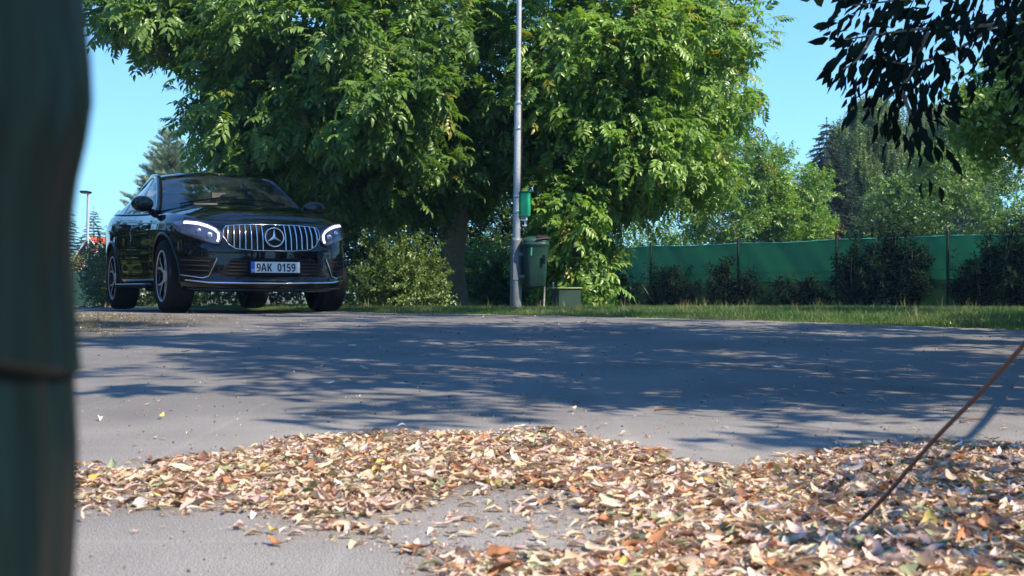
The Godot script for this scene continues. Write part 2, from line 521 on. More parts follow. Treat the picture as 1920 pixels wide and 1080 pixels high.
func birch(called, label, foot: Vector3, h, r, pal, seed_, group = "", dens = 1.0):
	rng.seed = seed_
	var o = thing(called, label, "tree", foot, 0, group)
	var wood = Geo.new()
	wood.tube([Vector3.ZERO, Vector3(0.1, h * 0.4, 0.05), Vector3(-0.05, h * 0.75, 0), Vector3(0, h * 0.97, 0)], [0.14, 0.1, 0.06, 0.015], 8)
	var g0 = Geo.new()
	for k in 16:
		var a = k * 2.4
		leaflet(g0, Vector3(R(-0.02, 0.02), 0.55 * k / 16.0, R(-0.02, 0.02)), Vector3(cos(a), 0.5, sin(a)), Vector3(R(-1, 1), 0.5, R(-1, 1)), 0.085, 0.06, 0.1)
	var strand = g0.mesh()
	var lv = Many.new()
	for k in int(85 * dens):
		var f = pow(R(0, 1), 0.75)
		var y0 = h * lerp(0.3, 0.95, f)
		var a = R(0, TAU)
		var rr = r * sqrt(1.0 - pow(f, 2.2)) * R(0.5, 1.1) + 0.1
		var tip = Vector3(cos(a) * rr, y0 + rr * R(0.25, 0.6), sin(a) * rr)
		var pts = limb(wood, Vector3(0, y0, 0), tip, 0.03, 0.008, 0.15, 3, 5)
		var tone = R(0, 1)
		for j in range(2, pts.size()):
			for s in 7:
				var pnt = pts[j] + rv() * Vector3(0.28, 0.12, 0.28)
				var hang = int(R(1, 4.5) * (1.0 if s % 2 else 0.5) * h / 8.0)
				for q in hang + 1:
					lv.aim(pnt + Vector3(R(-0.04, 0.04), -0.42 * q, R(-0.04, 0.04)), Vector3(R(-0.2, 0.2), -1, R(-0.2, 0.2)), Vector3(R(-1, 1), 0, R(-1, 1)), R(0.8, 1.2), mix_green(pal, tone * 0.5 + R(0, 0.5)))
	part("trunk", wood, M.birch_bark, o)
	many("crown", lv, strand, M.leaf, o)
	return o

# ragged shoots leaning out of one root stock, with long leaves all the way up
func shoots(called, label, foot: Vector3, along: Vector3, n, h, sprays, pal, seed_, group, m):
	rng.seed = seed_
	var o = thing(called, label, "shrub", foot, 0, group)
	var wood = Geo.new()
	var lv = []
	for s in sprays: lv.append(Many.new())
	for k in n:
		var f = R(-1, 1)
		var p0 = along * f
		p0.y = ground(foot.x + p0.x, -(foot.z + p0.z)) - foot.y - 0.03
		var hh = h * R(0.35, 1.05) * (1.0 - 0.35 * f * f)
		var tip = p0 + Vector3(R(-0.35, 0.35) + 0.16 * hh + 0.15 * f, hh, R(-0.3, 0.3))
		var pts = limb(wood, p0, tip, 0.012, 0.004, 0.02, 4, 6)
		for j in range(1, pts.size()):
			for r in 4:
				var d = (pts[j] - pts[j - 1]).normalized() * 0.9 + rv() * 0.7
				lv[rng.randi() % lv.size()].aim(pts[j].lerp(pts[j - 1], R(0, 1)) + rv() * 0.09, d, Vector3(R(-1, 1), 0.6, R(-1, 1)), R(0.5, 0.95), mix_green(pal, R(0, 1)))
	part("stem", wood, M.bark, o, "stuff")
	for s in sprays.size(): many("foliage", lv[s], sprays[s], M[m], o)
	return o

# a hedge or bush without a trunk of its own: sprays through a rounded box along a line
func bush(called, label, category, a: Vector3, b: Vector3, h, w, count, sprays, size, pal, seed_, group = "", m = "leaf", lumps = 0.3, droop = -0.4):
	rng.seed = seed_
	var o = thing(called, label, category, (a + b) * 0.5, 0, group)
	var wood = Geo.new()
	var leaves = []
	for s in sprays: leaves.append(Many.new())
	var len_ = a.distance_to(b); var dir = (b - a).normalized() if len_ > 0.01 else Vector3.RIGHT
	var across = dir.cross(Vector3.UP)
	for k in max(3, int(len_ * 3)):
		var f = R(-0.5, 0.5)
		var p0 = dir * len_ * f
		p0.y = ground(o.position.x + p0.x, -(o.position.z + p0.z)) - o.position.y - 0.05
		limb(wood, p0, p0 + Vector3(R(-0.3, 0.3), h * R(0.6, 0.9), R(-0.3, 0.3)), 0.025, 0.006, 0.05, 4, 4)
	for k in count:
		var f = R(-0.5, 0.5)
		var wd = rv()
		var s = pow(R(0, 1), 0.4)
		var lump = 1.0 + lumps * noise.get_noise_2d(f * len_ * 90.0 + seed_ * 31.0, wd.y * 40.0)
		var endf = 1.0 if len_ > 1.5 else sqrt(max(0.05, 1.0 - 3.2 * f * f))
		var pnt = dir * (len_ * f + wd.dot(dir) * w * 0.5) + across * wd.dot(across) * s * w * 0.5 * lump
		var yy = 0.5 + 0.5 * sign(wd.y) * pow(abs(wd.y), 0.7) * s
		pnt.y = ground(o.position.x + pnt.x, -(o.position.z + pnt.z)) - o.position.y + yy * h * lump * endf
		var d2 = Vector3(wd.x, wd.y * 0.6, wd.z) * 0.8 + rv() * 0.6 + Vector3(0, -droop, 0)
		leaves[rng.randi() % sprays.size()].aim(pnt, d2, Vector3(R(-0.7, 0.7), 1, R(-0.7, 0.7)), size * R(0.7, 1.25), mix_green(pal, R(0, 1)))
	part("stem", wood, M.bark, o, "stuff")
	for s in sprays.size(): many("foliage", leaves[s], sprays[s], M[m], o)
	return o

# ---------------------------------------------------------------- the car: x to its left, z forward, y up; origin on the ground between the axles
const WB = 1.4575
var ringd = []      # dense outline of one half: [Vector2(x, z), normal, arc length]

func outline():
	var keys = [[0, 2.35], [0.25, 2.342], [0.48, 2.305], [0.66, 2.235], [0.80, 2.12], [0.895, 1.94], [0.95, 1.68], [0.978, 1.35], [0.975, 0.9], [0.965, 0.2], [0.97, -0.5], [0.985, -1.1], [0.985, -1.6], [0.95, -2.05], [0.87, -2.33], [0.70, -2.48], [0.4, -2.545], [0, -2.56]]
	var pts = []
	for k in keys: pts.append(Vector3(k[0], 0, k[1]))
	var ln = spline(pts, 0.004)
	var s = 0.0
	for k in ln.size():
		var d = (ln[min(k + 1, ln.size() - 1)] - ln[max(k - 1, 0)]).normalized()
		if k == 0 or k == ln.size() - 1: d = Vector3(1, 0, 0) * (1.0 if k == 0 else -1.0)
		var n = Vector2(-d.z, d.x)
		if k: s += ln[k].distance_to(ln[k - 1])
		ringd.append([Vector2(ln[k].x, ln[k].z), n, s])

func ring_at(s) -> Array:
	var lo = 0; var hi = ringd.size() - 1
	while hi - lo > 1:
		var m = (lo + hi) / 2
		if ringd[m][2] <= s: lo = m
		else: hi = m
	var f = clamp((s - ringd[lo][2]) / max(ringd[hi][2] - ringd[lo][2], 1e-6), 0.0, 1.0)
	return [ringd[lo][0].lerp(ringd[hi][0], f), ringd[lo][1].lerp(ringd[hi][1], f).normalized()]

func top_y(z) -> float: return curve([[-2.56, 1.13], [-2.3, 1.19], [-1.9, 1.215], [-1.0, 1.175], [0.0, 1.13], [0.7, 1.105], [1.4, 1.075], [1.9, 1.025], [2.15, 0.99], [2.35, 0.975]], z)
func bot_y(z) -> float: return curve([[-2.56, 0.42], [-2.2, 0.34], [-1.5, 0.29], [0, 0.27], [1.4, 0.27], [2.0, 0.235], [2.35, 0.225]], z)
const SIDE = [[0, 0.1], [0.05, 0.05], [0.12, 0.022], [0.22, 0.03], [0.34, 0.012], [0.5, 0.0], [0.62, 0.004], [0.70, 0.004], [0.755, -0.006], [0.80, 0.006], [0.87, 0.022], [0.93, 0.045], [0.97, 0.072], [1.0, 0.105]]
const FRONT = [[0, 0.11], [0.05, 0.035], [0.1, 0.0], [0.16, 0.0], [0.2, 0.02], [0.38, 0.022], [0.5, 0.03], [0.58, 0.03], [0.64, 0.045], [0.8, 0.07], [0.9, 0.1], [0.95, 0.135], [0.98, 0.18], [1.0, 0.25]]
const REAR = [[0, 0.14], [0.1, 0.05], [0.3, 0.0], [0.5, 0.01], [0.62, 0.03], [0.7, 0.08], [0.9, 0.1], [1.0, 0.16]]

func skin(s, t, sd = 1.0, out = 0.0) -> Vector3:     # s along the outline, t 0..1 from sill to shoulder
	var a = ring_at(s)
	var z = a[0].y
	var y = lerp(bot_y(z), top_y(z), t)
	var w = a[1].y * a[1].y
	var o = lerp(lin(SIDE, t), lin(FRONT if z > 0 else REAR, t), w)
	var p2 = a[0] - a[1] * (o - out)
	return Vector3(max(p2.x, 0.0) * sd, y, p2.y)

func s_for_x(x) -> float:         # outline length at which the nose is x wide
	for k in ringd.size():
		if ringd[k][0].x >= x: return ringd[k][2]
	return 0.0
func s_for_z(z) -> float:
	for k in ringd.size():
		if ringd[k][0].y <= z: return ringd[k][2]
	return 0.0
func face_pt(x, y, out = 0.0) -> Vector3:     # the point of the nose at about x, height y
	var sd = -1.0 if x < 0 else 1.0
	var s = s_for_x(min(abs(x), 0.97))
	var z = ring_at(s)[0].y
	return skin(s, clamp((y - bot_y(z)) / (top_y(z) - bot_y(z)), 0.0, 1.0), sd, out)
func patch(g: Geo, x0, x1, lo, hi, out, nx = 16, ny = 6):    # lo, hi: keys [x, y]
	var rows = []
	for j in ny + 1:
		var row = []
		for i in nx + 1:
			var x = lerp(float(x0), float(x1), float(i) / nx)
			row.append(face_pt(x, lerp(lin(lo, x), lin(hi, x), float(j) / ny), out))
		rows.append(row)
	g.grid(rows)
func nose_line(keys, out, r, sides = 6) -> Geo:
	var pts = []
	for k in keys.size() - 1:
		for i in 8: pts.append(face_pt(lerp(float(keys[k][0]), float(keys[k + 1][0]), i / 8.0), lerp(float(keys[k][1]), float(keys[k + 1][1]), i / 8.0), out))
	pts.append(face_pt(keys[-1][0], keys[-1][1], out))
	var g = Geo.new(); g.tube(pts, r, sides)
	return g

func cage(z, s) -> Vector3:      # windscreen, roof and tail window as one surface; s -1..1 across
	var xr = curve([[-2.32, 0.745], [-2.1, 0.66], [-1.8, 0.61], [-1.4, 0.60], [-1.0, 0.605], [-0.5, 0.655], [-0.05, 0.69], [0.3, 0.75], [0.72, 0.85]], z)
	var yr = curve([[-2.32, 1.20], [-2.1, 1.29], [-1.8, 1.40], [-1.4, 1.515], [-1.0, 1.585], [-0.5, 1.612], [-0.05, 1.562], [0.3, 1.375], [0.72, 1.115]], z)
	var b = curve([[-2.32, 0.05], [-1.4, 0.06], [-0.5, 0.075], [0.0, 0.075], [0.72, 0.112]], z)
	var zb = curve([[-2.32, -0.1], [-1.4, -0.03], [-0.5, 0.0], [-0.05, 0.1], [0.72, 0.2]], z)
	var k = 1 - s * s
	return Vector3(s * xr, yr + b * k, z + zb * k)
func belt(z, sd) -> Vector3:
	var a = skin(s_for_z(z), 0.995, sd)
	return Vector3(a.x, a.y, z)

func make_car(where: Vector3, turn: float):
	outline()
	var car = thing("suv", "shiny black coupe SUV with vertical chrome grille bars and lit daytime lamps", "car", where, turn)
	# ---- skin: the stations along the outline, with a groove at each door seam
	var st = []
	var s = 0.0
	var end = ringd[-1][2]
	while s < end:
		st.append([s, 0.0]); s += 0.045
	st.append([end, 0.0])
	for z in [0.79, -0.30, -1.14]:
		var c = s_for_z(z)
		st = st.filter(func(x): return abs(x[0] - c) > 0.016)
		st.append_array([[c - 0.012, 0.0], [c - 0.004, 0.0], [c, 0.02], [c + 0.004, 0.0], [c + 0.012, 0.0]])
	st.sort_custom(func(x, y): return x[0] < y[0])
	var ts = [0.0, 0.025, 0.05, 0.075, 0.1, 0.115, 0.135, 0.16, 0.2, 0.26, 0.32, 0.38, 0.44, 0.5, 0.55, 0.58, 0.61, 0.64, 0.68, 0.71, 0.735, 0.755, 0.775, 0.8, 0.84, 0.87, 0.9, 0.92, 0.94, 0.955, 0.97, 0.98, 0.99, 1.0]
	var groups = {"bumper": Geo.new(), "wing": Geo.new(), "quarter_panel": Geo.new()}
	var edge_ring = []
	for sd in [1.0, -1.0]:
		var g = Geo.new()
		var doors = [Geo.new(), Geo.new()]
		var all = []
		for a in st:
			var col = []
			for t in ts:
				var w = a[1] if (t > 0.16 and t < 0.985) else 0.0
				col.append(skin(a[0], t, sd, -w))
			all.append(col)
		if sd > 0:
			for c in all: edge_ring.append(c[-1])
		# arches
		var R0 = 0.452
		var inside = []
		for i in all.size():
			var row = []
			for j in ts.size():
				var p0 = all[i][j]; var hit = false
				for wz in [WB, -WB]:
					var d = Vector2(p0.z - wz, p0.y - 0.395)
					if abs(p0.x) > 0.6 and d.length() < R0:
						hit = true
				row.append(hit)
			inside.append(row)
		var moved = []
		for i in all.size():
			var row = []
			for j in ts.size():
				var p0 = all[i][j]
				if inside[i][j]:
					var wz = WB if p0.z > 0 else -WB
					var d = Vector2(p0.z - wz, p0.y - 0.395)
					d = d.normalized() * R0 if d.length() > 0.01 else Vector2(0, R0)
					p0 = Vector3(p0.x, 0.395 + d.y, wz + d.x)
				row.append(p0)
			moved.append(row)
		var zs = func(i): return ring_at(st[i][0])[0].y
		var put = {}
		for i in all.size() - 1:
			var zc = (zs.call(i) + zs.call(i + 1)) * 0.5
			var xw = ring_at((st[i][0] + st[i + 1][0]) * 0.5)[0].x
			for j in ts.size() - 1:
				if inside[i][j] and inside[i + 1][j] and inside[i][j + 1] and inside[i + 1][j + 1]: continue
				var into = groups.wing
				if ts[j] >= 0.16 and zc < 0.79 and zc > -0.30: into = doors[0]
				elif ts[j] >= 0.16 and zc <= -0.30 and zc > -1.14: into = doors[1]
				elif zc > WB + 0.25: into = groups.bumper
				elif zc < 0: into = groups.quarter_panel
				if not put.has(into): put[into] = {}
				var ids = []
				for c in [[i, j], [i + 1, j], [i + 1, j + 1], [i, j + 1]]:
					if not put[into].has(c): put[into][c] = into.p(moved[c[0]][c[1]])
					ids.append(put[into][c])
				for tr in [[0, 1, 2], [0, 2, 3]]:
					var cs = [[i, j], [i + 1, j], [i + 1, j + 1], [i, j + 1]]
					var n_in = 0
					for k in tr:
						if inside[cs[k][0]][cs[k][1]]: n_in += 1
					if n_in == 3: continue
					if sd > 0: into.t(ids[tr[0]], ids[tr[2]], ids[tr[1]])
					else: into.t(ids[tr[0]], ids[tr[1]], ids[tr[2]])
		for k in 2:
			var dr = part("door", doors[k], M.paint, car)
			var hz = 0.0 if k == 0 else -0.86
			var hg = Geo.new()
			var hs = s_for_z(hz)
			var pts = []
			for i in 9:
				var f = i / 8.0
				pts.append(skin(s_for_z(hz - 0.11 + 0.22 * f), 0.815, sd, 0.012 + 0.022 * sin(PI * f)))
			hg.tube(pts, 0.013, 6)
			part("handle", hg, M.paint, dr)
		# arch lips and liners
		for wz in [WB, -WB]:
			var lp = []
			for k in 33:
				var a = PI * (-0.17 + 1.34 * k / 32.0)
				var z = wz + cos(a) * (R0 + 0.004); var y = 0.395 + sin(a) * (R0 + 0.004)
				if y < 0.28: continue
				var s0 = s_for_z(z)
				var t0 = clamp((y - bot_y(z)) / (top_y(z) - bot_y(z)), 0.0, 0.95)
				var q = skin(s0, t0, sd, 0.002)
				lp.append(Vector3(q.x, y, z))
			var lg = Geo.new(); lg.tube(lp, 0.016, 8)
			part("arch_lip", lg, M.gloss_black, car)
			var rows = []
			for dx in [0.0, 0.1, 0.2, 0.32]:
				var row = []
				for q in lp: row.append(Vector3(q.x - sd * dx, 0.395 + (q.y - 0.395) * 1.01, wz + (q.z - wz) * 1.01))
				rows.append(row)
			var ng = Geo.new(); ng.grid(rows)
			var wall = []
			for q in lp: wall.append(Vector3(q.x - sd * 0.32, q.y, q.z))
			var cpt = ng.p(Vector3(sd * 0.64, 0.4, wz))
			var f0 = ng.v.size()
			for q in wall: ng.p(q)
			for k in wall.size() - 1: ng.t(cpt, f0 + k, f0 + k + 1)
			part("arch_liner", ng, M.cavity, car)
		# side step
		var bg = Geo.new()
		bg.box(Vector3(sd * 0.985, 0.285, 0.0), Vector3(0.13, 0.045, 1.86), 0.018)
		var step = part("side_step", bg, M.matt_black, car)
		var tg = Geo.new(); tg.box(Vector3(sd * 1.005, 0.312, 0.0), Vector3(0.085, 0.014, 1.74), 0.005)
		part("tread_strip", tg, M.brushed, step)
	part("front_bumper", groups.bumper, M.paint, car)
	part("wing", groups.wing, M.paint, car)
	part("quarter_panel", groups.quarter_panel, M.paint, car)
	# ---- bonnet and tail deck
	var rows = []; var tail = []
	for i in st.size():
		var e = edge_ring[i]
		var z = e.z
		var c = curve([[0.5, 0.125], [0.9, 0.12], [1.4, 0.11], [1.8, 0.085], [2.0, 0.045], [2.1, 0.0]], z) if z > 0 else 0.03
		var row = []
		for k in 25:
			var x = -1.0 + 2.0 * k / 24.0
			var bulge = 0.014 * exp(-pow((abs(x) - 0.58) / 0.1, 2)) * smoothstep(2.0, 1.6, z) if z > 0 else 0.0
			row.append(Vector3(e.x * x, e.y + c * (1 - pow(abs(x), 2.6)) + bulge, z))
		if z > 0.62: rows.append(row)
		if z < -1.98: tail.append(row)
	var hood = Geo.new(); hood.grid(rows)
	part("bonnet", hood, M.paint, car)
	var deck = Geo.new(); deck.grid(tail)
	part("boot_lid", deck, M.paint, car)
	# ---- cabin
	var span = func(z0, z1, n, s0 = -1.0, s1 = 1.0, m = 20):
		var g = Geo.new(); var rr = []
		for i in n + 1:
			var row = []
			for k in m + 1: row.append(cage(lerp(float(z0), float(z1), float(i) / n), lerp(float(s0), float(s1), float(k) / m)))
			rr.append(row)
		g.grid(rr)
		return g
	part("windscreen", span.call(0.70, 0.05, 14, -0.975, 0.975), M.windscreen, car)
	part("roof", span.call(0.05, -1.25, 18), M.paint, car)
	part("tailgate_glass", span.call(-1.25, -2.12, 12, -0.95, 0.95), M.tinted_glass, car)
	part("tailgate", span.call(-2.12, -2.33, 4), M.paint, car)
	for sd in [1.0, -1.0]:
		var rail = []; var zz = []
		for k in 50:
			var z = lerp(0.74, -2.3, k / 49.0)
			rail.append(cage(z, sd)); zz.append(z)
		var rg = Geo.new(); rg.tube(rail, 0.034, 8)
		part("roof_rail", rg, M.paint, car)
		var side = func(z0, z1, n, out = 0.0):
			var g = Geo.new(); var rr = []
			for i in n + 1:
				var z = lerp(float(z0), float(z1), float(i) / n)
				var b = belt(z, sd); var r = cage(z, sd)
				var row = []
				for k in 7:
					var f = k / 6.0
					row.append(b.lerp(r, f) + Vector3(sd * (0.028 * sin(PI * f) + out), 0, 0))
				rr.append(row)
			g.grid(rr)
			return g
		part("side_window", side.call(0.56, -0.27, 12), M.tinted_glass, car)
		part("side_window", side.call(-0.34, -1.12, 10), M.tinted_glass, car)
		part("side_window", side.call(-1.20, -1.75, 8), M.tinted_glass, car)
		part("pillar", side.call(0.74, 0.56, 3), M.gloss_black, car)
		part("pillar", side.call(-0.27, -0.34, 2, 0.004), M.gloss_black, car)
		part("pillar", side.call(-1.12, -1.20, 2, 0.004), M.gloss_black, car)
		part("pillar", side.call(-1.75, -2.28, 6), M.paint, car)
		var bl = []
		for k in 40: bl.append(belt(lerp(0.62, -1.8, k / 39.0), sd) + Vector3(sd * 0.004, 0.004, 0))
		var tg = Geo.new(); tg.tube(bl, 0.012, 6)
		part("window_trim", tg, M.gloss_black, car)
		# mirror
		var mg = Geo.new()
		var prof = []
		for k in 13:
			var a = PI * k / 12.0
			prof.append(Vector2(max(0.001, pow(sin(a), 0.42)), -cos(a)))
		mg.lathe(prof, 20, Transform3D(Basis(Vector3(0.13, 0, 0.03 * sd), Vector3(0, 0.0, 0.085), Vector3(0, 0.092, 0)), Vector3(sd * 1.005, 1.215, 0.6)))
		var mir = part("mirror", mg, M.paint, car)
		var ag = Geo.new(); ag.tube([Vector3(sd * 0.86, 1.115, 0.56), Vector3(sd * 0.91, 1.135, 0.58), Vector3(sd * 0.95, 1.17, 0.6)], [0.045, 0.035, 0.03], 8)
		part("arm", ag, M.gloss_black, mir)
	# wipers
	for w in [[-0.1, 0.62], [-0.62, 0.02]]:
		var wp = []
		for k in 9: 
			var x = lerp(w[0], w[1], k / 8.0)
			wp.append(cage(0.655 - 0.06 * k / 8.0, x / 0.83) + Vector3(0, 0.012, 0.012))
		var wg = Geo.new(); wg.tube(wp, 0.009, 5)
		part("wiper", wg, M.matt_black, car)
	cabin(car)
	nose(car)
	# ---- wheels
	for sd in [1.0, -1.0]:
		for wz in [WB, -WB]: wheel(car, Vector3(sd * 0.84, 0.395, wz), sd)
	# underbody
	var ug = Geo.new()
	ug.box(Vector3(0, 0.42, 0), Vector3(1.72, 0.24, 1.98), 0.03)
	ug.box(Vector3(0, 0.44, 1.5), Vector3(1.22, 0.30, 1.45), 0.05)
	ug.box(Vector3(0, 0.46, -1.7), Vector3(1.22, 0.24, 1.4), 0.05)
	part("underbody", ug, M.cavity, car)
	var xg = Geo.new()
	for wz in [WB, -WB]: xg.tube([Vector3(-0.7, 0.36, wz), Vector3(0.7, 0.36, wz)], 0.04, 8)
	xg.tube([Vector3(-0.35, 0.27, -1.0), Vector3(-0.35, 0.27, -2.3)], 0.05, 8)
	part("axle", xg, M.matt_black, car)
	return car

func cabin(car):
	var dg = Geo.new()
	dg.box(Vector3(0, 1.0, 0.5), Vector3(1.5, 0.26, 0.55), 0.07)
	dg.box(Vector3(0.38, 1.14, 0.36), Vector3(0.42, 0.09, 0.26), 0.04)
	part("dashboard", dg, M.dash, car)
	var fg = Geo.new(); fg.box(Vector3(0, 0.55, -0.6), Vector3(1.66, 0.06, 2.9), 0.01)
	part("cabin_floor", fg, M.dash, car)
	for x in [0.4, -0.4]:
		var sg = Geo.new()
		sg.box(Vector3(x, 0.78, -0.2), Vector3(0.52, 0.16, 0.52), 0.05)
		sg.box(Vector3(0, 0.3, 0), Vector3(0.5, 0.66, 0.15), 0.06, Transform3D(Basis(Vector3.RIGHT, -0.33), Vector3(x, 0.84, -0.42)))
		var seat = part("seat", sg, M.leather, car)
		var hg = Geo.new()
		hg.box(Vector3(0, 0.72, 0), Vector3(0.27, 0.19, 0.11), 0.05, Transform3D(Basis(Vector3.RIGHT, -0.28), Vector3(x, 0.85, -0.43)))
		part("headrest", hg, M.leather, seat)
	var rg = Geo.new()
	rg.box(Vector3(0, 0.82, -1.2), Vector3(1.36, 0.16, 0.5), 0.05)
	rg.box(Vector3(0, 0.3, 0), Vector3(1.34, 0.6, 0.15), 0.06, Transform3D(Basis(Vector3.RIGHT, -0.4), Vector3(0, 0.86, -1.4)))
	for x in [0.42, -0.42]: rg.box(Vector3(x, 0.66, 0), Vector3(0.26, 0.16, 0.1), 0.04, Transform3D(Basis(Vector3.RIGHT, -0.35), Vector3(0, 0.86, -1.4)))
	part("bench", rg, M.leather, car)
	var wg = Geo.new()
	var loop = []
	for k in 25:
		var a = TAU * k / 24.0
		loop.append(Transform3D(Basis(Vector3.RIGHT, -1.15), Vector3(0.38, 1.07, 0.1)) * Vector3(cos(a) * 0.185, 0, sin(a) * 0.185))
	wg.tube(loop, 0.016, 6, false)
	wg.box(Vector3(0, 0, 0), Vector3(0.3, 0.05, 0.09), 0.02, Transform3D(Basis(Vector3.RIGHT, -1.15), Vector3(0.38, 1.06, 0.11)))
	part("steering_wheel", wg, M.dash, car)
	var mg = Geo.new()
	mg.box(Vector3(0, 1.545, 0.06), Vector3(0.24, 0.07, 0.03), 0.014)
	mg.tube([Vector3(0, 1.64, 0.06), Vector3(0, 1.56, 0.055)], 0.014, 6)
	part("interior_mirror", mg, M.brushed, car)
	var pg = Geo.new()
	pg.box(Vector3(0.53, 1.158, 0.565), Vector3(0.3, 0.006, 0.1), 0.0, Transform3D(Basis(Vector3.UP, 0.0), Vector3.ZERO))
	part("white_slab", pg, M.paper, car)  # flat white piece lying on the dashboard

func nose(car):
	# ---- grille
	var lo = [[-0.53, 0.80], [-0.47, 0.715], [-0.40, 0.672], [-0.2, 0.655], [0.2, 0.655], [0.40, 0.672], [0.47, 0.715], [0.53, 0.80]]
	var hi = [[-0.53, 0.872], [-0.5, 0.91], [-0.3, 0.925], [0, 0.93], [0.3, 0.925], [0.5, 0.91], [0.53, 0.872]]
	var bk = Geo.new(); patch(bk, -0.53, 0.53, lo, hi, 0.004, 40, 8)
	var grille = part("grille", bk, M.cavity, car)
	for k in 17:
		var x = -0.48 + 0.06 * k
		if abs(x) < 0.085: continue
		var pts = []
		for j in 9: pts.append(face_pt(x, lerp(lin(lo, x) + 0.008, lin(hi, x) - 0.006, j / 8.0), 0.012 + 0.016 * sin(PI * j / 8.0)))
		var g = Geo.new(); g.tube(pts, 0.0068, 6)
		part("grille_bar", g, M.chrome, grille)
	var loop = []
	for k in lo.size(): loop.append(lo[k])
	for k in hi.size(): loop.append(hi[hi.size() - 1 - k])
	loop.append(lo[0])
	part("grille_frame", nose_line(loop, 0.008, 0.0045), M.chrome, grille)
	var xf = Transform3D(Basis(Vector3.RIGHT, PI / 2 - 0.16), face_pt(0, 0.795, 0.035))
	var star = sub("emblem", car)
	var eg = Geo.new()
	var ring = []
	for k in 33: ring.append(xf * Vector3(cos(TAU * k / 32) * 0.098, 0.0, sin(TAU * k / 32) * 0.098))
	eg.tube(ring, 0.0085, 8, false)
	part("emblem_ring", eg, M.chrome, star)
	var dg = Geo.new()
	dg.lathe([Vector2(0.001, -0.012), Vector2(0.095, -0.012)], 24, xf)
	part("emblem_disc", dg, M.cavity, star)
	var sg = Geo.new()
	for k in 3:
		var a = -PI / 2 + TAU * k / 3
		var d = Vector3(cos(a), 0, sin(a)); var n = Vector3(-sin(a), 0, cos(a))
		var tip = xf * (d * 0.093); var top = xf * Vector3(0, 0.014, 0)
		var l = xf * (n * 0.017 + d * 0.008); var r = xf * (-n * 0.017 + d * 0.008)
		sg.tri(top, tip, l); sg.tri(top, r, tip)
	part("emblem_star", sg, M.chrome, star)
	# ---- headlamps
	for sd in [1.0, -1.0]:
		var k0 = 0.545 * sd; var k1 = 0.93 * sd
		var lk = [[0.545, 0.765], [0.565, 0.722], [0.60, 0.718], [0.70, 0.745], [0.80, 0.785], [0.88, 0.835], [0.93, 0.90]]
		var hk = [[0.545, 0.842], [0.60, 0.885], [0.68, 0.925], [0.78, 0.958], [0.88, 0.975], [0.93, 0.962]]
		if sd < 0:
			lk = lk.map(func(x): return [-x[0], x[1]]); lk.reverse()
			hk = hk.map(func(x): return [-x[0], x[1]]); hk.reverse()
		var bg = Geo.new(); patch(bg, k0, k1, lk, hk, 0.003, 24, 8)
		var lamp = part("headlight", bg, M.lamp_inside, car)
		var band = Geo.new()
		var lo2 = hk.map(func(x): return [x[0], x[1] - 0.038]); var hi2 = hk.map(func(x): return [x[0], x[1] - 0.012])
		patch(band, 0.60 * sd, 0.885 * sd, lo2, hi2, 0.014, 20, 3)
		var hook = Geo.new()
		hook.tube([face_pt(0.615 * sd, 0.862, 0.012), face_pt(0.578 * sd, 0.83, 0.012), face_pt(0.576 * sd, 0.78, 0.012), face_pt(0.586 * sd, 0.745, 0.012)], 0.011, 8)
		part("daytime_lamp", band, M.glow, lamp)
		part("daytime_lamp", hook, M.glow, lamp)
		for c in [[0.665, 0.812, 0.03], [0.765, 0.856, 0.026]]:
			var q = face_pt(c[0] * sd, c[1], 0.002)
			var lg = Geo.new()
			var dome = []
			for k in 7: dome.append(Vector2(max(0.0005, cos(k / 6.0 * PI / 2) * c[2]), 0.002 + sin(k / 6.0 * PI / 2) * 0.016))
			lg.lathe(dome, 18, Transform3D(Basis(Vector3.RIGHT, PI / 2), q))
			part("lens", lg, M.chrome, lamp)
		var cv = Geo.new(); patch(cv, k0, k1, lk, hk, 0.026, 24, 8)
		part("cover", cv, M.lamp_cover, lamp)
		part("lamp_rim", nose_line(lk.map(func(x): return [x[0], x[1]]), 0.012, 0.008), M.gloss_black, lamp)
		# side vent of the bumper
		var v0 = 0.60; var v1 = 0.90
		var vl = [[0.60, 0.50], [0.66, 0.40], [0.72, 0.375], [0.90, 0.40]]; var vh = [[0.60, 0.575], [0.7, 0.585], [0.9, 0.60]]
		var cl = [[0.90, 0.405], [0.72, 0.372], [0.665, 0.39], [0.585, 0.575]]
		if sd < 0:
			vl = vl.map(func(x): return [-x[0], x[1]]); vl.reverse()
			vh = vh.map(func(x): return [-x[0], x[1]]); vh.reverse()
		cl = cl.map(func(x): return [x[0] * sd, x[1]])
		var vg = Geo.new(); patch(vg, v0 * sd, v1 * sd, vl, vh, 0.004, 14, 6)
		var vent = part("air_vent", vg, M.matt_black, car)
		for k in 3:
			var yy = 0.44 + 0.05 * k
			part("vent_slat", nose_line([[0.66 * sd, yy], [0.89 * sd, yy + 0.015]], 0.008, 0.006), M.cavity, vent)
		part("vent_trim", nose_line(cl, 0.01, 0.007), M.chrome, vent)
	# ---- middle intake
	var ig = Geo.new()
	patch(ig, -0.56, 0.56, [[-0.56, 0.40], [-0.46, 0.385], [0.46, 0.385], [0.56, 0.40]], [[-0.56, 0.43], [-0.44, 0.575], [0.44, 0.575], [0.56, 0.43]], 0.004, 30, 6)
	var intake = part("air_intake", ig, M.matt_black, car)
	for k in 5:
		var yy = 0.41 + 0.035 * k
		part("intake_slat", nose_line([[-0.5 + 0.012 * k, yy], [-0.2, yy], [0.2, yy], [0.5 - 0.012 * k, yy]], 0.008, 0.006), M.cavity, intake)
	part("lip_trim", nose_line([[-0.86, 0.352], [-0.66, 0.325], [-0.3, 0.318], [0, 0.316], [0.3, 0.318], [0.66, 0.325], [0.86, 0.352]], 0.006, 0.0095), M.chrome, car)
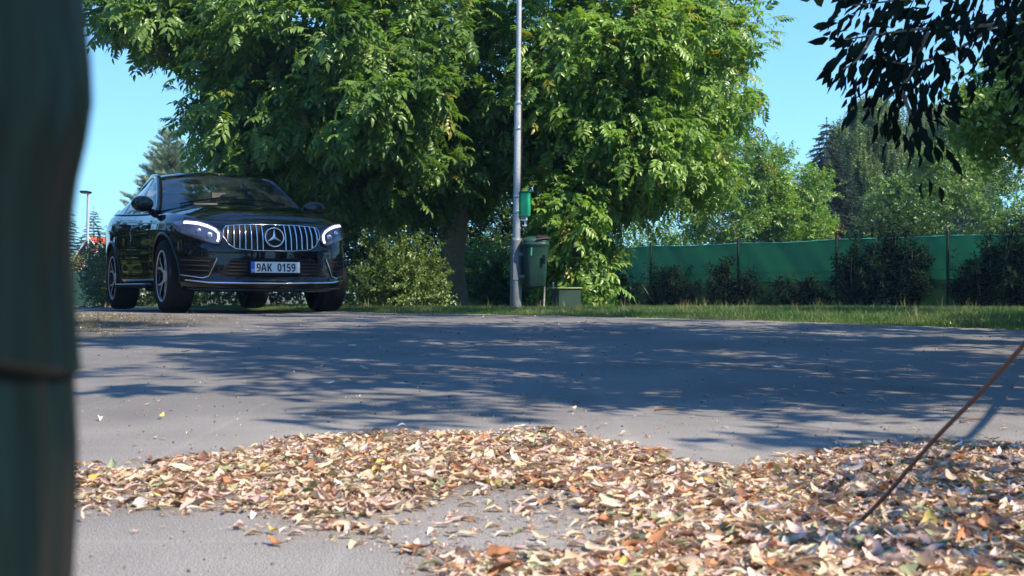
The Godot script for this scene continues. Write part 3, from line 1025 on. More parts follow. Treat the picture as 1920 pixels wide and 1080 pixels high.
	part("splitter_blade", nose_line([[-0.86, 0.262], [-0.5, 0.25], [0, 0.246], [0.5, 0.25], [0.86, 0.262]], 0.012, 0.014), M.gloss_black, car)
	for x in [-0.62, -0.3, 0.3, 0.62]:
		var q = face_pt(x, 0.612, 0.004)
		var g = Geo.new(); g.lathe([Vector2(0.011, 0), Vector2(0.011, 0.006), Vector2(0.001, 0.008)], 10, Transform3D(Basis(Vector3.RIGHT, PI / 2), q))
		part("parking_sensor", g, M.matt_black, car)
	# ---- number plate
	var c0 = face_pt(0, 0.482, 0.03)
	var plate = sub("number_plate", car)
	plate.position = c0; plate.rotation.x = -0.05
	var hg = Geo.new(); hg.box(Vector3(0, 0, -0.016), Vector3(0.55, 0.14, 0.03), 0.006)
	part("plate_holder", hg, M.matt_black, plate)
	var pg = Geo.new(); pg.box(Vector3(0.0, 0, 0.001), Vector3(0.52, 0.112, 0.006), 0.002)
	part("plate_face", pg, M.plate_white, plate)
	var lg = Geo.new(); lg.box(Vector3(-0.24, 0, 0.0038), Vector3(0.042, 0.110, 0.003), 0.001)
	part("country_strip", lg, M.plate_blue, plate)
	var text = func(what, h, at_, sx, m, depth = 0.002, called = "lettering"):
		var tm = TextMesh.new()
		var f = SystemFont.new(); f.font_names = PackedStringArray(["Droid Sans"]); f.font_weight = 600
		tm.font = f; tm.font_size = 64; tm.pixel_size = h / 64.0 * 1.38; tm.depth = depth / 1.0; tm.text = what
		var o = part(called, tm, m, plate)
		o.position = at_; o.scale = Vector3(sx, 1, 1)
		return o
	text.call("9AK", 0.082, Vector3(-0.122, -0.004, 0.0055), 0.80, M.plate_ink)
	text.call("0159", 0.082, Vector3(0.115, -0.004, 0.0055), 0.80, M.plate_ink)
	text.call("CZ", 0.024, Vector3(-0.24, -0.032, 0.0065), 0.9, M.plate_white, 0.001, "country_letters")
	var dots = Geo.new()
	for k in 12: dots.lathe([Vector2(0.001, 0.0014), Vector2(0.0024, 0.0)], 5, Transform3D(Basis(Vector3.RIGHT, PI / 2), Vector3(-0.24 + cos(TAU * k / 12) * 0.0135, 0.024 + sin(TAU * k / 12) * 0.0135, 0.0056)))
	part("star_circle", dots, M.lid_yellow, plate)

func wheel(car, c: Vector3, sd):
	var w = sub("wheel", car)
	w.position = c
	w.rotation.z = -PI / 2 * sd      # the lathe's +y looks outwards
	w.rotation.y = 0.0
	var tg = Geo.new()
	var hw = 0.14
	tg.lathe([Vector2(0.272, -hw + 0.01), Vector2(0.30, -hw), Vector2(0.345, -hw - 0.004), Vector2(0.378, -hw + 0.012), Vector2(0.391, -hw + 0.04), Vector2(0.394, -hw + 0.08), Vector2(0.389, -0.055), Vector2(0.395, -0.05), Vector2(0.395, -0.006), Vector2(0.389, 0.0), Vector2(0.395, 0.006), Vector2(0.395, 0.05), Vector2(0.389, 0.055), Vector2(0.394, hw - 0.08), Vector2(0.391, hw - 0.04), Vector2(0.378, hw - 0.012), Vector2(0.345, hw + 0.004), Vector2(0.30, hw), Vector2(0.272, hw - 0.01)], 48)
	part("tyre", tg, M.rubber, w)
	var rg = Geo.new()
	rg.lathe([Vector2(0.26, -0.12), Vector2(0.255, 0.0), Vector2(0.26, 0.10), Vector2(0.268, 0.118), Vector2(0.277, 0.132), Vector2(0.271, 0.136), Vector2(0.262, 0.128), Vector2(0.252, 0.11)], 48)
	part("rim", rg, M.gloss_black, w)
	var eg = Geo.new()
	eg.lathe([Vector2(0.266, 0.124), Vector2(0.277, 0.1325), Vector2(0.2715, 0.1375), Vector2(0.262, 0.13)], 48)
	part("rim_edge", eg, M.alloy, w)
	var bg = Geo.new()
	bg.lathe([Vector2(0.001, 0.02), Vector2(0.255, 0.0)], 40)
	part("wheel_well", bg, M.cavity, w)
	var dg = Geo.new(); dg.lathe([Vector2(0.06, 0.04), Vector2(0.19, 0.04), Vector2(0.19, 0.03)], 32)
	part("brake_disc", dg, M.disc, w)
	var sg = Geo.new(); var shade = Geo.new()
	for k in 5:
		var a = TAU * k / 5 + 0.3
		for tw in [-1.0, 1.0]:
			var pts = []
			for j in 6:
				var f = j / 5.0
				var r = lerp(0.055, 0.258, f)
				var b = a + tw * (0.05 + 0.23 * f * f)
				pts.append([Vector3(cos(b) * r, lerp(0.098, 0.118, f), sin(b) * r), Vector3(-sin(b), 0, cos(b)), lerp(0.017, 0.0125, f)])
			var rows = []
			for q in pts:
				rows.append([q[0] - q[1] * q[2] + Vector3(0, -0.045, 0), q[0] - q[1] * q[2], q[0] + q[1] * q[2], q[0] + q[1] * q[2] + Vector3(0, -0.045, 0)])
			for j in rows.size() - 1:
				sg.quad(rows[j][1], rows[j][2], rows[j + 1][2], rows[j + 1][1])
				shade.quad(rows[j][0], rows[j][1], rows[j + 1][1], rows[j + 1][0])
				shade.quad(rows[j][2], rows[j][3], rows[j + 1][3], rows[j + 1][2])
	part("spokes", sg, M.alloy, w)
	part("spoke_sides", shade, M.gloss_black, w)
	var cg = Geo.new(); cg.lathe([Vector2(0.066, 0.06), Vector2(0.066, 0.1), Vector2(0.058, 0.106), Vector2(0.03, 0.11), Vector2(0.001, 0.112)], 20)
	part("hub_cap", cg, M.alloy, w)

# ---------------------------------------------------------------- ground
func lay(rows_x, rows_d, height: Callable, tone: Callable) -> Geo:
	var g = Geo.new()
	for d in rows_d:
		for x in rows_x:
			g.tint = tone.call(x, d)
			g.p(Vector3(x, height.call(x, d), -d))
	var n = rows_x.size()
	for j in rows_d.size() - 1:
		for i in n - 1:
			var a = j * n + i
			g.q(a, a + n, a + n + 1, a + 1)
	return g

func is_road(x, d) -> bool: return d < edge(x)

func build_ground():
	var xs = []; var ds = []
	var x = -140.0
	while x < 140.0:
		xs.append(x); x += 0.5 if abs(x) < 16 else 2.5 if abs(x) < 40 else 12.0
	var d = -40.0
	while d < 260.0:
		ds.append(d); d += 0.5 if d > -4 and d < 36 else 3.0 if d < 80 else 12.0
	var g = lay(xs, ds, func(a, b): return ground(a, b) - (0.05 if b < edge(a) - 0.6 and b > -7 and abs(a) < 15 else 0.0),
		func(a, b):
			var n = noise.get_noise_2d(a * 9.0, b * 9.0)
			return Color(0.10, 0.085, 0.055).lerp(Color(0.075, 0.1, 0.035), clamp(0.6 + n * 1.2, 0, 1)))
	part("ground", g, M.soil, self, "structure")
	# road: rows run from behind the viewer to the far edge
	var rx = []; x = -14.0
	while x <= 14.01:
		rx.append(x); x += 0.11 if abs(x) < 5 else 0.35
	var g2 = Geo.new()
	var n = rx.size(); var nr = 190
	for j in nr + 1:
		var f = float(j) / nr
		for xx in rx:
			var e = edge(xx) + 0.05 * noise.get_noise_2d(xx * 300.0, 3.0)
			var dd = -6.0 + (e + 6.0) * (1.0 - pow(1.0 - f, 1.25)) if f < 1 else e
			var n1 = noise.get_noise_2d(xx * 14.0, dd * 14.0)
			var n2 = noise.get_noise_2d(xx * 55.0 + 90.0, dd * 55.0)
			# worn, dusty and pale beside the lane, darker newer surface in the lane
			var dusty = smoothstep(4.6, 3.2, dd + 0.25 * n1 + 0.06 * xx)
			var c = Color(0.2, 0.186, 0.175).lerp(Color(0.31, 0.285, 0.265), dusty)
			c = c.lerp(Color(0.29, 0.265, 0.23), smoothstep(0.5, 0.05, e - dd + 0.25 * n2) * 0.7)
			var bare = smoothstep(1.3, 0.5, Vector2((xx + 3.6) / 1.15, (dd - 9.6) / 2.4).length() + 0.35 * n1 + 0.2 * n2)
			c = c.lerp(Color(0.13, 0.105, 0.07), bare * 0.9)
			c = c.lerp(Color(0.21, 0.155, 0.105), 0.75 * smoothstep(0.0, 0.5, heap(xx, dd) if dd > 1.2 and dd < 4.2 and abs(xx) < 2.5 else 0.0))
			c *= 1.0 + 0.3 * n1 + 0.2 * n2
			g2.tint = Color(c.r, c.g, c.b)
			g2.p(Vector3(xx, ground(xx, dd) + 0.012 - 0.03 * smoothstep(0.08, 0.0, e - dd), -dd))
	for j in nr:
		for i in n - 1:
			var a = j * n + i
			g2.q(a, a + n, a + n + 1, a + 1)
	part("road", g2, M.asphalt, self, "structure")

func blades(n, h, spread, w) -> ArrayMesh:
	var g = Geo.new()
	for k in n:
		var o = Vector3(R(-spread, spread), 0, R(-spread, spread))
		var lean = Vector3(R(-0.5, 0.5), 0, R(-0.5, 0.5))
		var hh = h * R(0.5, 1.1)
		var s = Vector3(R(-1, 1), 0, R(-1, 1)).normalized() * w
		var m = o + Vector3(0, hh * 0.6, 0) + lean * hh * 0.35
		var a = g.p(o - s); var b = g.p(o + s); var c = g.p(m - s * 0.7); var e = g.p(m + s * 0.7); var t = g.p(o + Vector3(0, hh, 0) + lean * hh)
		g.t(a, c, b); g.t(b, c, e); g.t(c, t, e)
	return g.mesh()

func build_grass():
	rng.seed = 41
	var tuft = blades(9, 0.08, 0.05, 0.0028)
	var tall = blades(6, 0.19, 0.05, 0.003)
	var lv = Many.new(); var hi = Many.new()
	for k in 46000:
		var x = R(-5.5, 12.5)
		var e = edge(x)
		var d = e + pow(R(0, 1), 1.6) * 14.0 - 0.06
		if d > fence_d(x) + 0.4 or abs(x) > d * 0.43 + 0.6: continue
		var n = noise.get_noise_2d(x * 20.0, d * 20.0)
		if n < -0.42 and R(0, 1) < 0.8: continue
		var dry = clamp(0.25 + n * 0.9 + R(-0.25, 0.25), 0, 1)
		var c = Color(0.06, 0.145, 0.028).lerp(Color(0.2, 0.215, 0.08), dry)
		var s = R(0.6, 1.15) * (0.55 + 0.45 * smoothstep(0.0, 0.5, d - e))
		lv.aim(Vector3(x, ground(x, d) - 0.005, -d), Vector3(R(-0.15, 0.15), 1, R(-0.15, 0.15)), Vector3(R(-1, 1), 0, R(-1, 1)), s, c)
	for k in 320:
		var x = R(-3.5, 9.0)
		var d = edge(x) + R(1.2, 9.0)
		if d > fence_d(x): continue
		hi.aim(Vector3(x, ground(x, d) - 0.005, -d), Vector3(R(-0.2, 0.2), 1, R(-0.2, 0.2)), Vector3(R(-1, 1), 0, R(-1, 1)), R(0.6, 1.1), Color(0.09, 0.15, 0.035).lerp(Color(0.3, 0.26, 0.13), R(0, 1)))
	many("verge_grass", lv, tuft, M.grass, self)
	many("tall_grass", hi, tall, M.grass, self)
	var dry = Many.new()
	for k in 900:
		var x = -3.7 + rng.randfn(0, 0.55); var d = 9.4 + rng.randfn(0, 1.1)
		dry.aim(Vector3(x, ground(x, d) + 0.01, -d), Vector3(R(-0.6, 0.6), 0.5, R(-0.6, 0.6)), Vector3(R(-1, 1), 0, R(-1, 1)), R(0.25, 0.6), Color(0.2, 0.16, 0.075).lerp(Color(0.13, 0.13, 0.045), R(0, 1)))
	many("dry_grass", dry, tuft, M.grass, self)

# ---------------------------------------------------------------- fence
func build_fence():
	var posts = []
	var dirx = Vector2(5.48, -5.1).normalized()       # (x, d) along the fence
	var a0 = Vector2(3.42, 30.8)
	for k in range(-4, 8): posts.append(a0 + dirx * 2.5 * k)
	var f = thing("net_fence", "green shade-net fence on thin posts along the verge", "fence", Vector3(a0.x, ground(a0.x, a0.y), -a0.y))
	var at_ = func(p2, h): return Vector3(p2.x, ground(p2.x, p2.y) + h, -p2.y) - f.position
	var nrm = Vector3(-dirx.y, 0, -dirx.x).normalized()
	if nrm.z < 0: nrm = -nrm
	rng.seed = 5
	for k in posts.size():
		var g = Geo.new(); g.tube([at_.call(posts[k], -0.1) + nrm * 0.045, at_.call(posts[k], 1.56) + nrm * 0.045], 0.03, 8)
		part("post", g, M.post_green, f)
	for k in posts.size() - 1:
		var pa = posts[k]; var pb = posts[k + 1]
		var sag = R(0.005, 0.025); var ph = R(0, 6)
		var mk = func(h0, h1, off, tex):
			var rows = []
			for j in 9:
				var row = []
				for i in 25:
					var u = i / 24.0
					var h = lerp(float(h0), float(h1), j / 8.0) - sag * sin(PI * u) * (j / 8.0)
					var wave = 0.01 * sin(u * 9.0 + ph + j * 0.5) * sin(PI * u) + 0.006 * sin(u * 31.0 + j)
					row.append(at_.call(pa.lerp(pb, u), h) + nrm * (off + wave))
				rows.append(row)
			var g = Geo.new(); g.grid(rows)
			part("net_panel", g, tex, f)
			var hem = Geo.new()
			hem.tube(rows[8].map(func(q): return q + nrm * 0.006), 0.012, 5)
			part("net_hem", hem, M.net_hem, f)
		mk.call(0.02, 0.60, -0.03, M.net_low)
		mk.call(0.57, 1.47, 0.0, M.net)
		var w = Geo.new()
		for h in [0.05, 0.78, 1.5]: w.tube([at_.call(pa, h) + nrm * 0.012, at_.call(pa.lerp(pb, 0.5), h - 0.01) + nrm * 0.012, at_.call(pb, h) + nrm * 0.012], 0.004, 4)
		part("wire", w, M.post_green, f)

# ---------------------------------------------------------------- street things
func build_pole():
	var b = at(967, 540, 16.0); b.y = ground(b.x, 16.0)
	var o = thing("street_lamp", "grey stepped steel lamp post standing on the verge beside the green bin", "lamp post", b)
	var lean = 0.011
	var p0 = func(h): return Vector3(lean * h, h, 0)
	var seg = func(called, h0, h1, r, m):
		var g = Geo.new()
		g.lathe([Vector2(0.001, h0), Vector2(r, h0), Vector2(r, h1 - 0.04), Vector2(r * 0.82, h1), Vector2(0.001, h1)], 20, Transform3D(Basis(Vector3.RIGHT, Vector3(lean, 1, 0), Vector3.BACK), Vector3.ZERO))
		return part(called, g, m, o)
	seg.call("base_section", -0.2, 0.93, 0.074, M.steel_painted)
	seg.call("middle_section", 0.9, 2.66, 0.047, M.galvanised)
	seg.call("upper_section", 2.62, 5.6, 0.032, M.galvanised)
	var dg = Geo.new(); dg.box(Vector3(0.0, 0.55, 0.073), Vector3(0.07, 0.32, 0.008), 0.003)
	part("service_door", dg, M.steel_painted, o)
	for h in [1.24, 1.44, 2.3, 2.62]:
		var g = Geo.new()
		g.lathe([Vector2(0.051, h), Vector2(0.053, h + 0.005), Vector2(0.053, h + 0.03), Vector2(0.051, h + 0.035)], 16, Transform3D(Basis(Vector3.RIGHT, Vector3(lean, 1, 0), Vector3.BACK), Vector3.ZERO))
		part("band", g, M.brushed, o)
	var cg = Geo.new()
	var pts = [Vector3(0.075, 2.62, 0.02), Vector3(0.074, 2.0, 0.02), Vector3(0.066, 1.52, 0.02)]
	cg.tube(pts, 0.008, 5)
	part("cable", cg, M.cavity, o)
	# bag dispenser
	var bx = thing("bag_dispenser", "small bright green bag dispenser box strapped to the lamp post", "dispenser", b + Vector3(0.122, 1.19, 0.02), -0.35)
	var g = Geo.new(); g.box(Vector3(0, 0.16, 0), Vector3(0.115, 0.31, 0.09), 0.012)
	part("case", g, M.box_green, bx)
	g = Geo.new(); g.box(Vector3(-0.06, 0.16, 0), Vector3(0.012, 0.33, 0.1), 0.004)
	part("back_plate", g, M.box_side, bx)
	g = Geo.new(); g.box(Vector3(0, 0.322, 0), Vector3(0.13, 0.014, 0.1), 0.005)
	part("lid", g, M.box_side, bx)
	g = Geo.new(); g.box(Vector3(-0.01, -0.02, 0.02), Vector3(0.085, 0.05, 0.02), 0.004)
	part("label_tab", g, M.paper, bx)
	g = Geo.new(); g.box(Vector3(-0.015, -0.012, 0.032), Vector3(0.06, 0.016, 0.004), 0.001)
	part("red_stripe", g, M.red_print, bx)
	g = Geo.new(); g.quad(Vector3(-0.01, -0.04, 0.02), Vector3(0.02, -0.045, 0.03), Vector3(0.03, -0.11, 0.015), Vector3(0.0, -0.12, 0.03))
	part("hanging_bag", g, M.paper, bx)
	# bin
	var bn = thing("litter_bin", "dark green plastic litter bin hung on the lamp post", "bin", b + Vector3(0.245, 0.30, 0.03), 0.12)
	var sect = func(w, dp, y, e = 3.2, n = 36):
		var row = []
		for k in n:
			var a = TAU * k / n
			row.append(Vector3(sign(cos(a)) * pow(abs(cos(a)), 2.0 / e) * w, y, sign(sin(a)) * pow(abs(sin(a)), 2.0 / e) * dp))
		return row
	g = Geo.new()
	g.grid([sect.call(0.05, 0.05, 0.012), sect.call(0.115, 0.10, 0.0), sect.call(0.128, 0.115, 0.02), sect.call(0.142, 0.13, 0.2), sect.call(0.156, 0.145, 0.4), sect.call(0.163, 0.152, 0.52), sect.call(0.176, 0.164, 0.53), sect.call(0.176, 0.164, 0.56), sect.call(0.163, 0.152, 0.565), sect.call(0.15, 0.14, 0.5)], true)
	part("bucket", g, M.bin_green, bn)
	g = Geo.new()
	g.grid([sect.call(0.17, 0.158, 0.562), sect.call(0.172, 0.16, 0.58), sect.call(0.165, 0.152, 0.605), sect.call(0.14, 0.128, 0.63), sect.call(0.08, 0.075, 0.648), sect.call(0.002, 0.002, 0.652)], true)
	part("lid", g, M.bin_green, bn)
	g = Geo.new()
	g.box(Vector3(0.075, 0.628, 0.075), Vector3(0.17, 0.055, 0.14), 0.02)
	part("mouth", g, M.cavity, bn)
	g = Geo.new(); g.tube([Vector3(0.16, 0.59, 0.06), Vector3(0.15, 0.618, 0.135), Vector3(0.08, 0.615, 0.162), Vector3(0.0, 0.60, 0.168)], 0.012, 6)
	part("mouth_lip", g, M.dark_wood, bn)
	g = Geo.new(); g.box(Vector3(0.09, 0.36, 0.141), Vector3(0.035, 0.11, 0.012), 0.004, Transform3D(Basis(Vector3.RIGHT, 0.06), Vector3.ZERO))
	part("lock_plate", g, M.matt_black, bn)
	g = Geo.new(); g.box(Vector3(-0.185, 0.42, -0.02), Vector3(0.07, 0.04, 0.06), 0.006); g.box(Vector3(-0.17, 0.14, -0.02), Vector3(0.09, 0.04, 0.06), 0.006)
	part("bracket", g, M.steel_painted, bn)
	g = Geo.new(); g.quad(Vector3(-0.075, 0.40, 0.146), Vector3(-0.06, 0.40, 0.146), Vector3(-0.058, 0.5, 0.153), Vector3(-0.073, 0.5, 0.153))
	part("paler_strip", g, M.net_hem, bn)  # narrow strip of paler green on the bucket
	# box and stakes behind
	var q = at(1062, 540, 17.4); q.y = ground(q.x, 17.4)
	var lb = thing("low_box", "low dark green box with a pale yellow lid edge under the leaves", "box", q, 0.3)
	g = Geo.new(); g.box(Vector3(0, 0.15, 0), Vector3(0.34, 0.3, 0.26), 0.015)
	part("case", g, M.low_box, lb)
	g = Geo.new(); g.box(Vector3(0, 0.312, 0), Vector3(0.37, 0.022, 0.29), 0.006)
	part("lid", g, M.lid_yellow, lb)
	for s in [[1019, 17.0, 0.42, "thin pale stake standing just behind the litter bin", 0.02], [1041, 17.8, 0.40, "thin pale stake standing beside the low green box", -0.03]]:
		var sp = at(s[0], 540, s[1]); sp.y = ground(sp.x, s[1])
		g = Geo.new(); g.tube([Vector3(0, -0.05, 0), Vector3(s[4] * 0.5, s[2] * 0.5, 0), Vector3(s[4], s[2], 0)], [0.011, 0.012, 0.009], 6)
		var st = part("stake", g, M.stake, self)
		st.position = sp
		tag(st, s[3], "stake", "pale stakes behind the bin")
	# far lamp post
	var fp = at(163, 540, 57.0); fp.y = ground(fp.x, 57.0)
	var fl = thing("street_lamp", "far slim white lamp post with a flat lamp head, by the red roofs", "lamp post", fp)
	g = Geo.new(); g.tube([Vector3(0, -0.2, 0), Vector3(0, 1.2, 0), Vector3(0.06, 5.0, 0)], [0.11, 0.085, 0.06], 10)
	part("pole", g, M.galvanised, fl)
	g = Geo.new(); g.box(Vector3(0.0, 5.06, 0.15), Vector3(0.34, 0.1, 0.7), 0.03)
	part("lamp_head", g, M.matt_black, fl)
	g = Geo.new(); g.box(Vector3(0.0, 5.0, 0.2), Vector3(0.26, 0.03, 0.5), 0.01)
	part("lamp_glass", g, M.lamp_glass, fl)

func build_houses():
	for h in [[176, 82.0, 3.0, 1.75, 3.55, 0.5, "red roofed house with a dark gable beyond the far lamp post", 4.5], [206, 92.0, 3.4, 2.6, 4.75, -0.3, "red roofed house half hidden behind the hedge and the car", 5.0]]:
		var p = at(h[0], 540, h[1]); p.y = ground(p.x, h[1])
		var o = thing("house", h[6], "house", p, h[5])
		var w = h[2] * 0.5; var eave = h[3]; var ridge = h[4]; var dl = h[7] * 0.5
		var g = Geo.new(); g.box(Vector3(0, eave * 0.5 - 0.2, 0), Vector3(w * 2 - 0.3, eave + 0.4, dl * 2 - 0.4), 0.0)
		part("wall", g, M.house_wall, o)
		for z in [dl - 0.2, -dl + 0.2]:
			g = Geo.new(); g.tri(Vector3(-w + 0.15, eave, z), Vector3(w - 0.15, eave, z), Vector3(0, ridge - 0.1, z))
			part("gable", g, M.dark_wood, o)
		var rf
		g = Geo.new()
		for s in [-1.0, 1.0]:
			for j in 9:
				var f0 = j / 9.0; var f1 = (j + 1) / 9.0 + 0.015
				var a = Vector3(0, ridge, 0).lerp(Vector3(s * (w + 0.3), eave - 0.25, 0), f0); var b = Vector3(0, ridge, 0).lerp(Vector3(s * (w + 0.3), eave - 0.25, 0), f1)
				var up = Vector3(s * 0.03, 0.05, 0)
				g.quad(a + Vector3(0, 0, dl), b + up + Vector3(0, 0, dl), b + up - Vector3(0, 0, dl), a - Vector3(0, 0, dl))
		rf = part("roof", g, M.roof_tile, o)
		g = Geo.new(); g.box(Vector3(w * 0.35, ridge, -dl * 0.4), Vector3(0.45, 0.9, 0.45), 0.03)
		part("chimney", g, M.house_wall, rf)
		g = Geo.new()
		for s in [-1.0, 1.0]: g.tube([Vector3(0, ridge - 0.02, dl + 0.02), Vector3(s * (w + 0.3), eave - 0.27, dl + 0.02)], 0.06, 4)
		part("verge_board", g, M.white_trim, rf)
		for x in [-0.6, 0.6]:
			g = Geo.new(); g.box(Vector3(x, eave * 0.55, dl - 0.19), Vector3(0.8, 0.9, 0.08), 0.02)
			var wd = part("window", g, M.white_trim, o)
			g = Geo.new(); g.box(Vector3(x, eave * 0.55, dl - 0.145), Vector3(0.62, 0.72, 0.02), 0.0)
			part("pane", g, M.pane, wd)
	# pale house glimpsed above the fence
	var p2 = at(1550, 540, 62.0); p2.y = ground(p2.x, 62.0)
	var o2 = thing("house", "small white walled house glimpsed above the net fence by the red shrub", "house", p2, 0.1)
	var g3 = Geo.new(); g3.box(Vector3(0, 1.2, 0), Vector3(2.6, 3.2, 3.0), 0.02)
	part("wall", g3, M.white_trim, o2)
	g3 = Geo.new()
	for s in [-1.0, 1.0]: g3.quad(Vector3(0, 3.3, 1.7), Vector3(s * 1.6, 2.55, 1.7), Vector3(s * 1.6, 2.55, -1.7), Vector3(0, 3.3, -1.7))
	part("roof", g3, M.roof_tile, o2)
	# dark green panel fence at the far left
	var a = at(60, 540, 38.0); var b = at(172, 540, 40.0)
	var f = thing("panel_fence", "distant dark green panel fence beside the hedge and the white lamp post", "fence", Vector3(a.x, ground(a.x, 38.0), a.z))
	for k in 3:
		var u0 = a.lerp(b, k / 3.0) - f.position; var u1 = a.lerp(b, (k + 1) / 3.0) - f.position
		u0.y = -0.1; u1.y = -0.1
		var gg = Geo.new(); gg.box(Vector3.ZERO, Vector3(u0.distance_to(u1) - 0.03, 1.12, 0.03), 0.004, Transform3D(Basis(Vector3.UP, atan2(-(u1.z - u0.z), u1.x - u0.x)), (u0 + u1) * 0.5 + Vector3(0, 0.56, 0)))
		part("panel", gg, M.low_box, f)
		gg = Geo.new(); gg.tube([u1, u1 + Vector3(0, 1.2, 0)], 0.03, 6)
		part("post", gg, M.post_green, f)

func build_near():
	# the wrapped post close to the lens
	var c = Vector3(-0.2203, 0, -0.36)
	var o = thing("wrapped_post", "dark blurred post in a green plastic sleeve right beside the lens", "post", c)
	var prof = func(y0, y1, r0, amp, ph, n):
		var rows = []
		for j in n + 1:
			var row = []
			for k in 48:
				var a = TAU * k / 48
				var y = lerp(float(y0) - (0.022 * cos(a + 0.4) if y0 > 0.2 else 0.0), float(y1), float(j) / n)
				var r = r0 + amp * (0.5 * sin(a * 3.0 + ph + y * 5.0) + 0.35 * sin(a * 5.0 - y * 9.0 + ph)) + 0.0045 * exp(-pow((y - 0.475) / 0.022, 2)) + 0.002 * sin(y * 40.0 + a)
				row.append(Vector3(cos(a) * r, y, sin(a) * r))
			rows.append(row)
		return rows
	var g = Geo.new(); g.grid(prof.call(0.416, 1.1, 0.0892, 0.0028, 0.6, 60), true)
	part("sleeve", g, M.sleeve, o)
	g = Geo.new(); g.grid(prof.call(-0.02, 0.45, 0.0886, 0.001, 1.0, 24), true)
	part("post", g, M.sleeve, o)
	var rim = []
	for k in 49:
		var a = TAU * k / 48
		rim.append(Vector3(cos(a) * 0.0893, 0.416 - 0.022 * cos(a + 0.4), sin(a) * 0.0893))
	g = Geo.new(); g.tube(rim, 0.0016, 8, false)
	part("sleeve_hem", g, M.old_post, o)
	# the leaning reddish stalk at the right
	var g2 = Geo.new()
	var p0 = at(1600, 995, 2.16); var p1 = at(1925, 640, 1.75); var p2 = at(2190, 330, 1.5)
	p0.y = ground(p0.x, 2.16) + 0.008
	g2.tube(spline([p0, p0.lerp(p1, 0.22) + Vector3(0.002, -0.002, 0), p0.lerp(p1, 0.5) + Vector3(0.001, 0.003, 0), p0.lerp(p1, 0.78) + Vector3(0.002, 0.0, 0), p1, p2], 0.02), 0.0035, 7)
	var st = part("stalk", g2, M.stalk, self)
	tag(st, "thin reddish brown stalk leaning out of the leaf litter", "stalk")

func heap(x, d) -> float:     # how thickly the litter lies, 0 to 1
	var n = noise.get_noise_2d(x * 60.0, d * 60.0) * 0.35 + noise.get_noise_2d(x * 170.0 + 50, d * 170.0) * 0.25
	var far_ = curve([[-1.4, 2.75], [-0.98, 2.9], [-0.75, 3.1], [-0.55, 3.5], [-0.25, 3.62], [0.1, 3.6], [0.26, 3.35], [0.42, 2.98], [0.56, 2.92], [0.72, 3.15], [0.9, 3.3], [1.5, 3.3], [3.0, 3.3]], x)
	var near_ = curve([[-1.4, 2.4], [-0.85, 2.35], [-0.6, 2.22], [-0.4, 2.1], [-0.25, 1.98], [-0.14, 1.8], [-0.05, 1.5], [0.1, 0.8], [3.0, 0.8]], x)
	var a = smoothstep(-0.05, 0.36, far_ - d + n * 0.35) * smoothstep(-0.06, 0.3, d - near_ + n * 0.4)
	var hole = Vector2((x + 0.02) / 0.26, (d - 2.22) / 0.36).length()
	a *= 0.1 + 0.9 * smoothstep(0.55, 1.25, hole + n * 0.7)
	a *= 0.72 + 1.15 * n
	if x > 0.3: a = max(a, 0.0) * 1.15
	return clamp(a, 0.0, 1.0)

func dry_shape(l, w, curl, roll) -> ArrayMesh:     # a curled fallen leaf lying along +y, facing +z
	var rows = []
	for j in 7:
		var f = j / 6.0
		var ww = w * R(0.72, 1.12) * pow(sin(PI * clamp(f * 0.94 + 0.04, 0, 1)), 0.75) * (1.0 - 0.25 * f)
		var off = R(-0.05, 0.05) * l
		var row = []
		for k in 5:
			var s = (k - 2) / 2.0
			var bend = roll * s * 1.3
			var xx = sin(bend) / max(abs(roll * 1.3), 0.01) * ww * 0.5
			var zz = (1 - cos(bend)) / max(abs(roll * 1.3), 0.01) * ww * 0.5
			row.append(Vector3(xx + off, (f - 0.5) * l, zz + curl * l * (f - 0.5) * (f - 0.5) * 1.6 + R(-1, 1) * 0.04 * w))
		rows.append(row)
	var g = Geo.new(); g.grid(rows)
	g.tube([rows[0][2], rows[0][2] + Vector3(0.002, -l * 0.22, 0.004)], 0.0011, 3, false)
	return g.mesh()

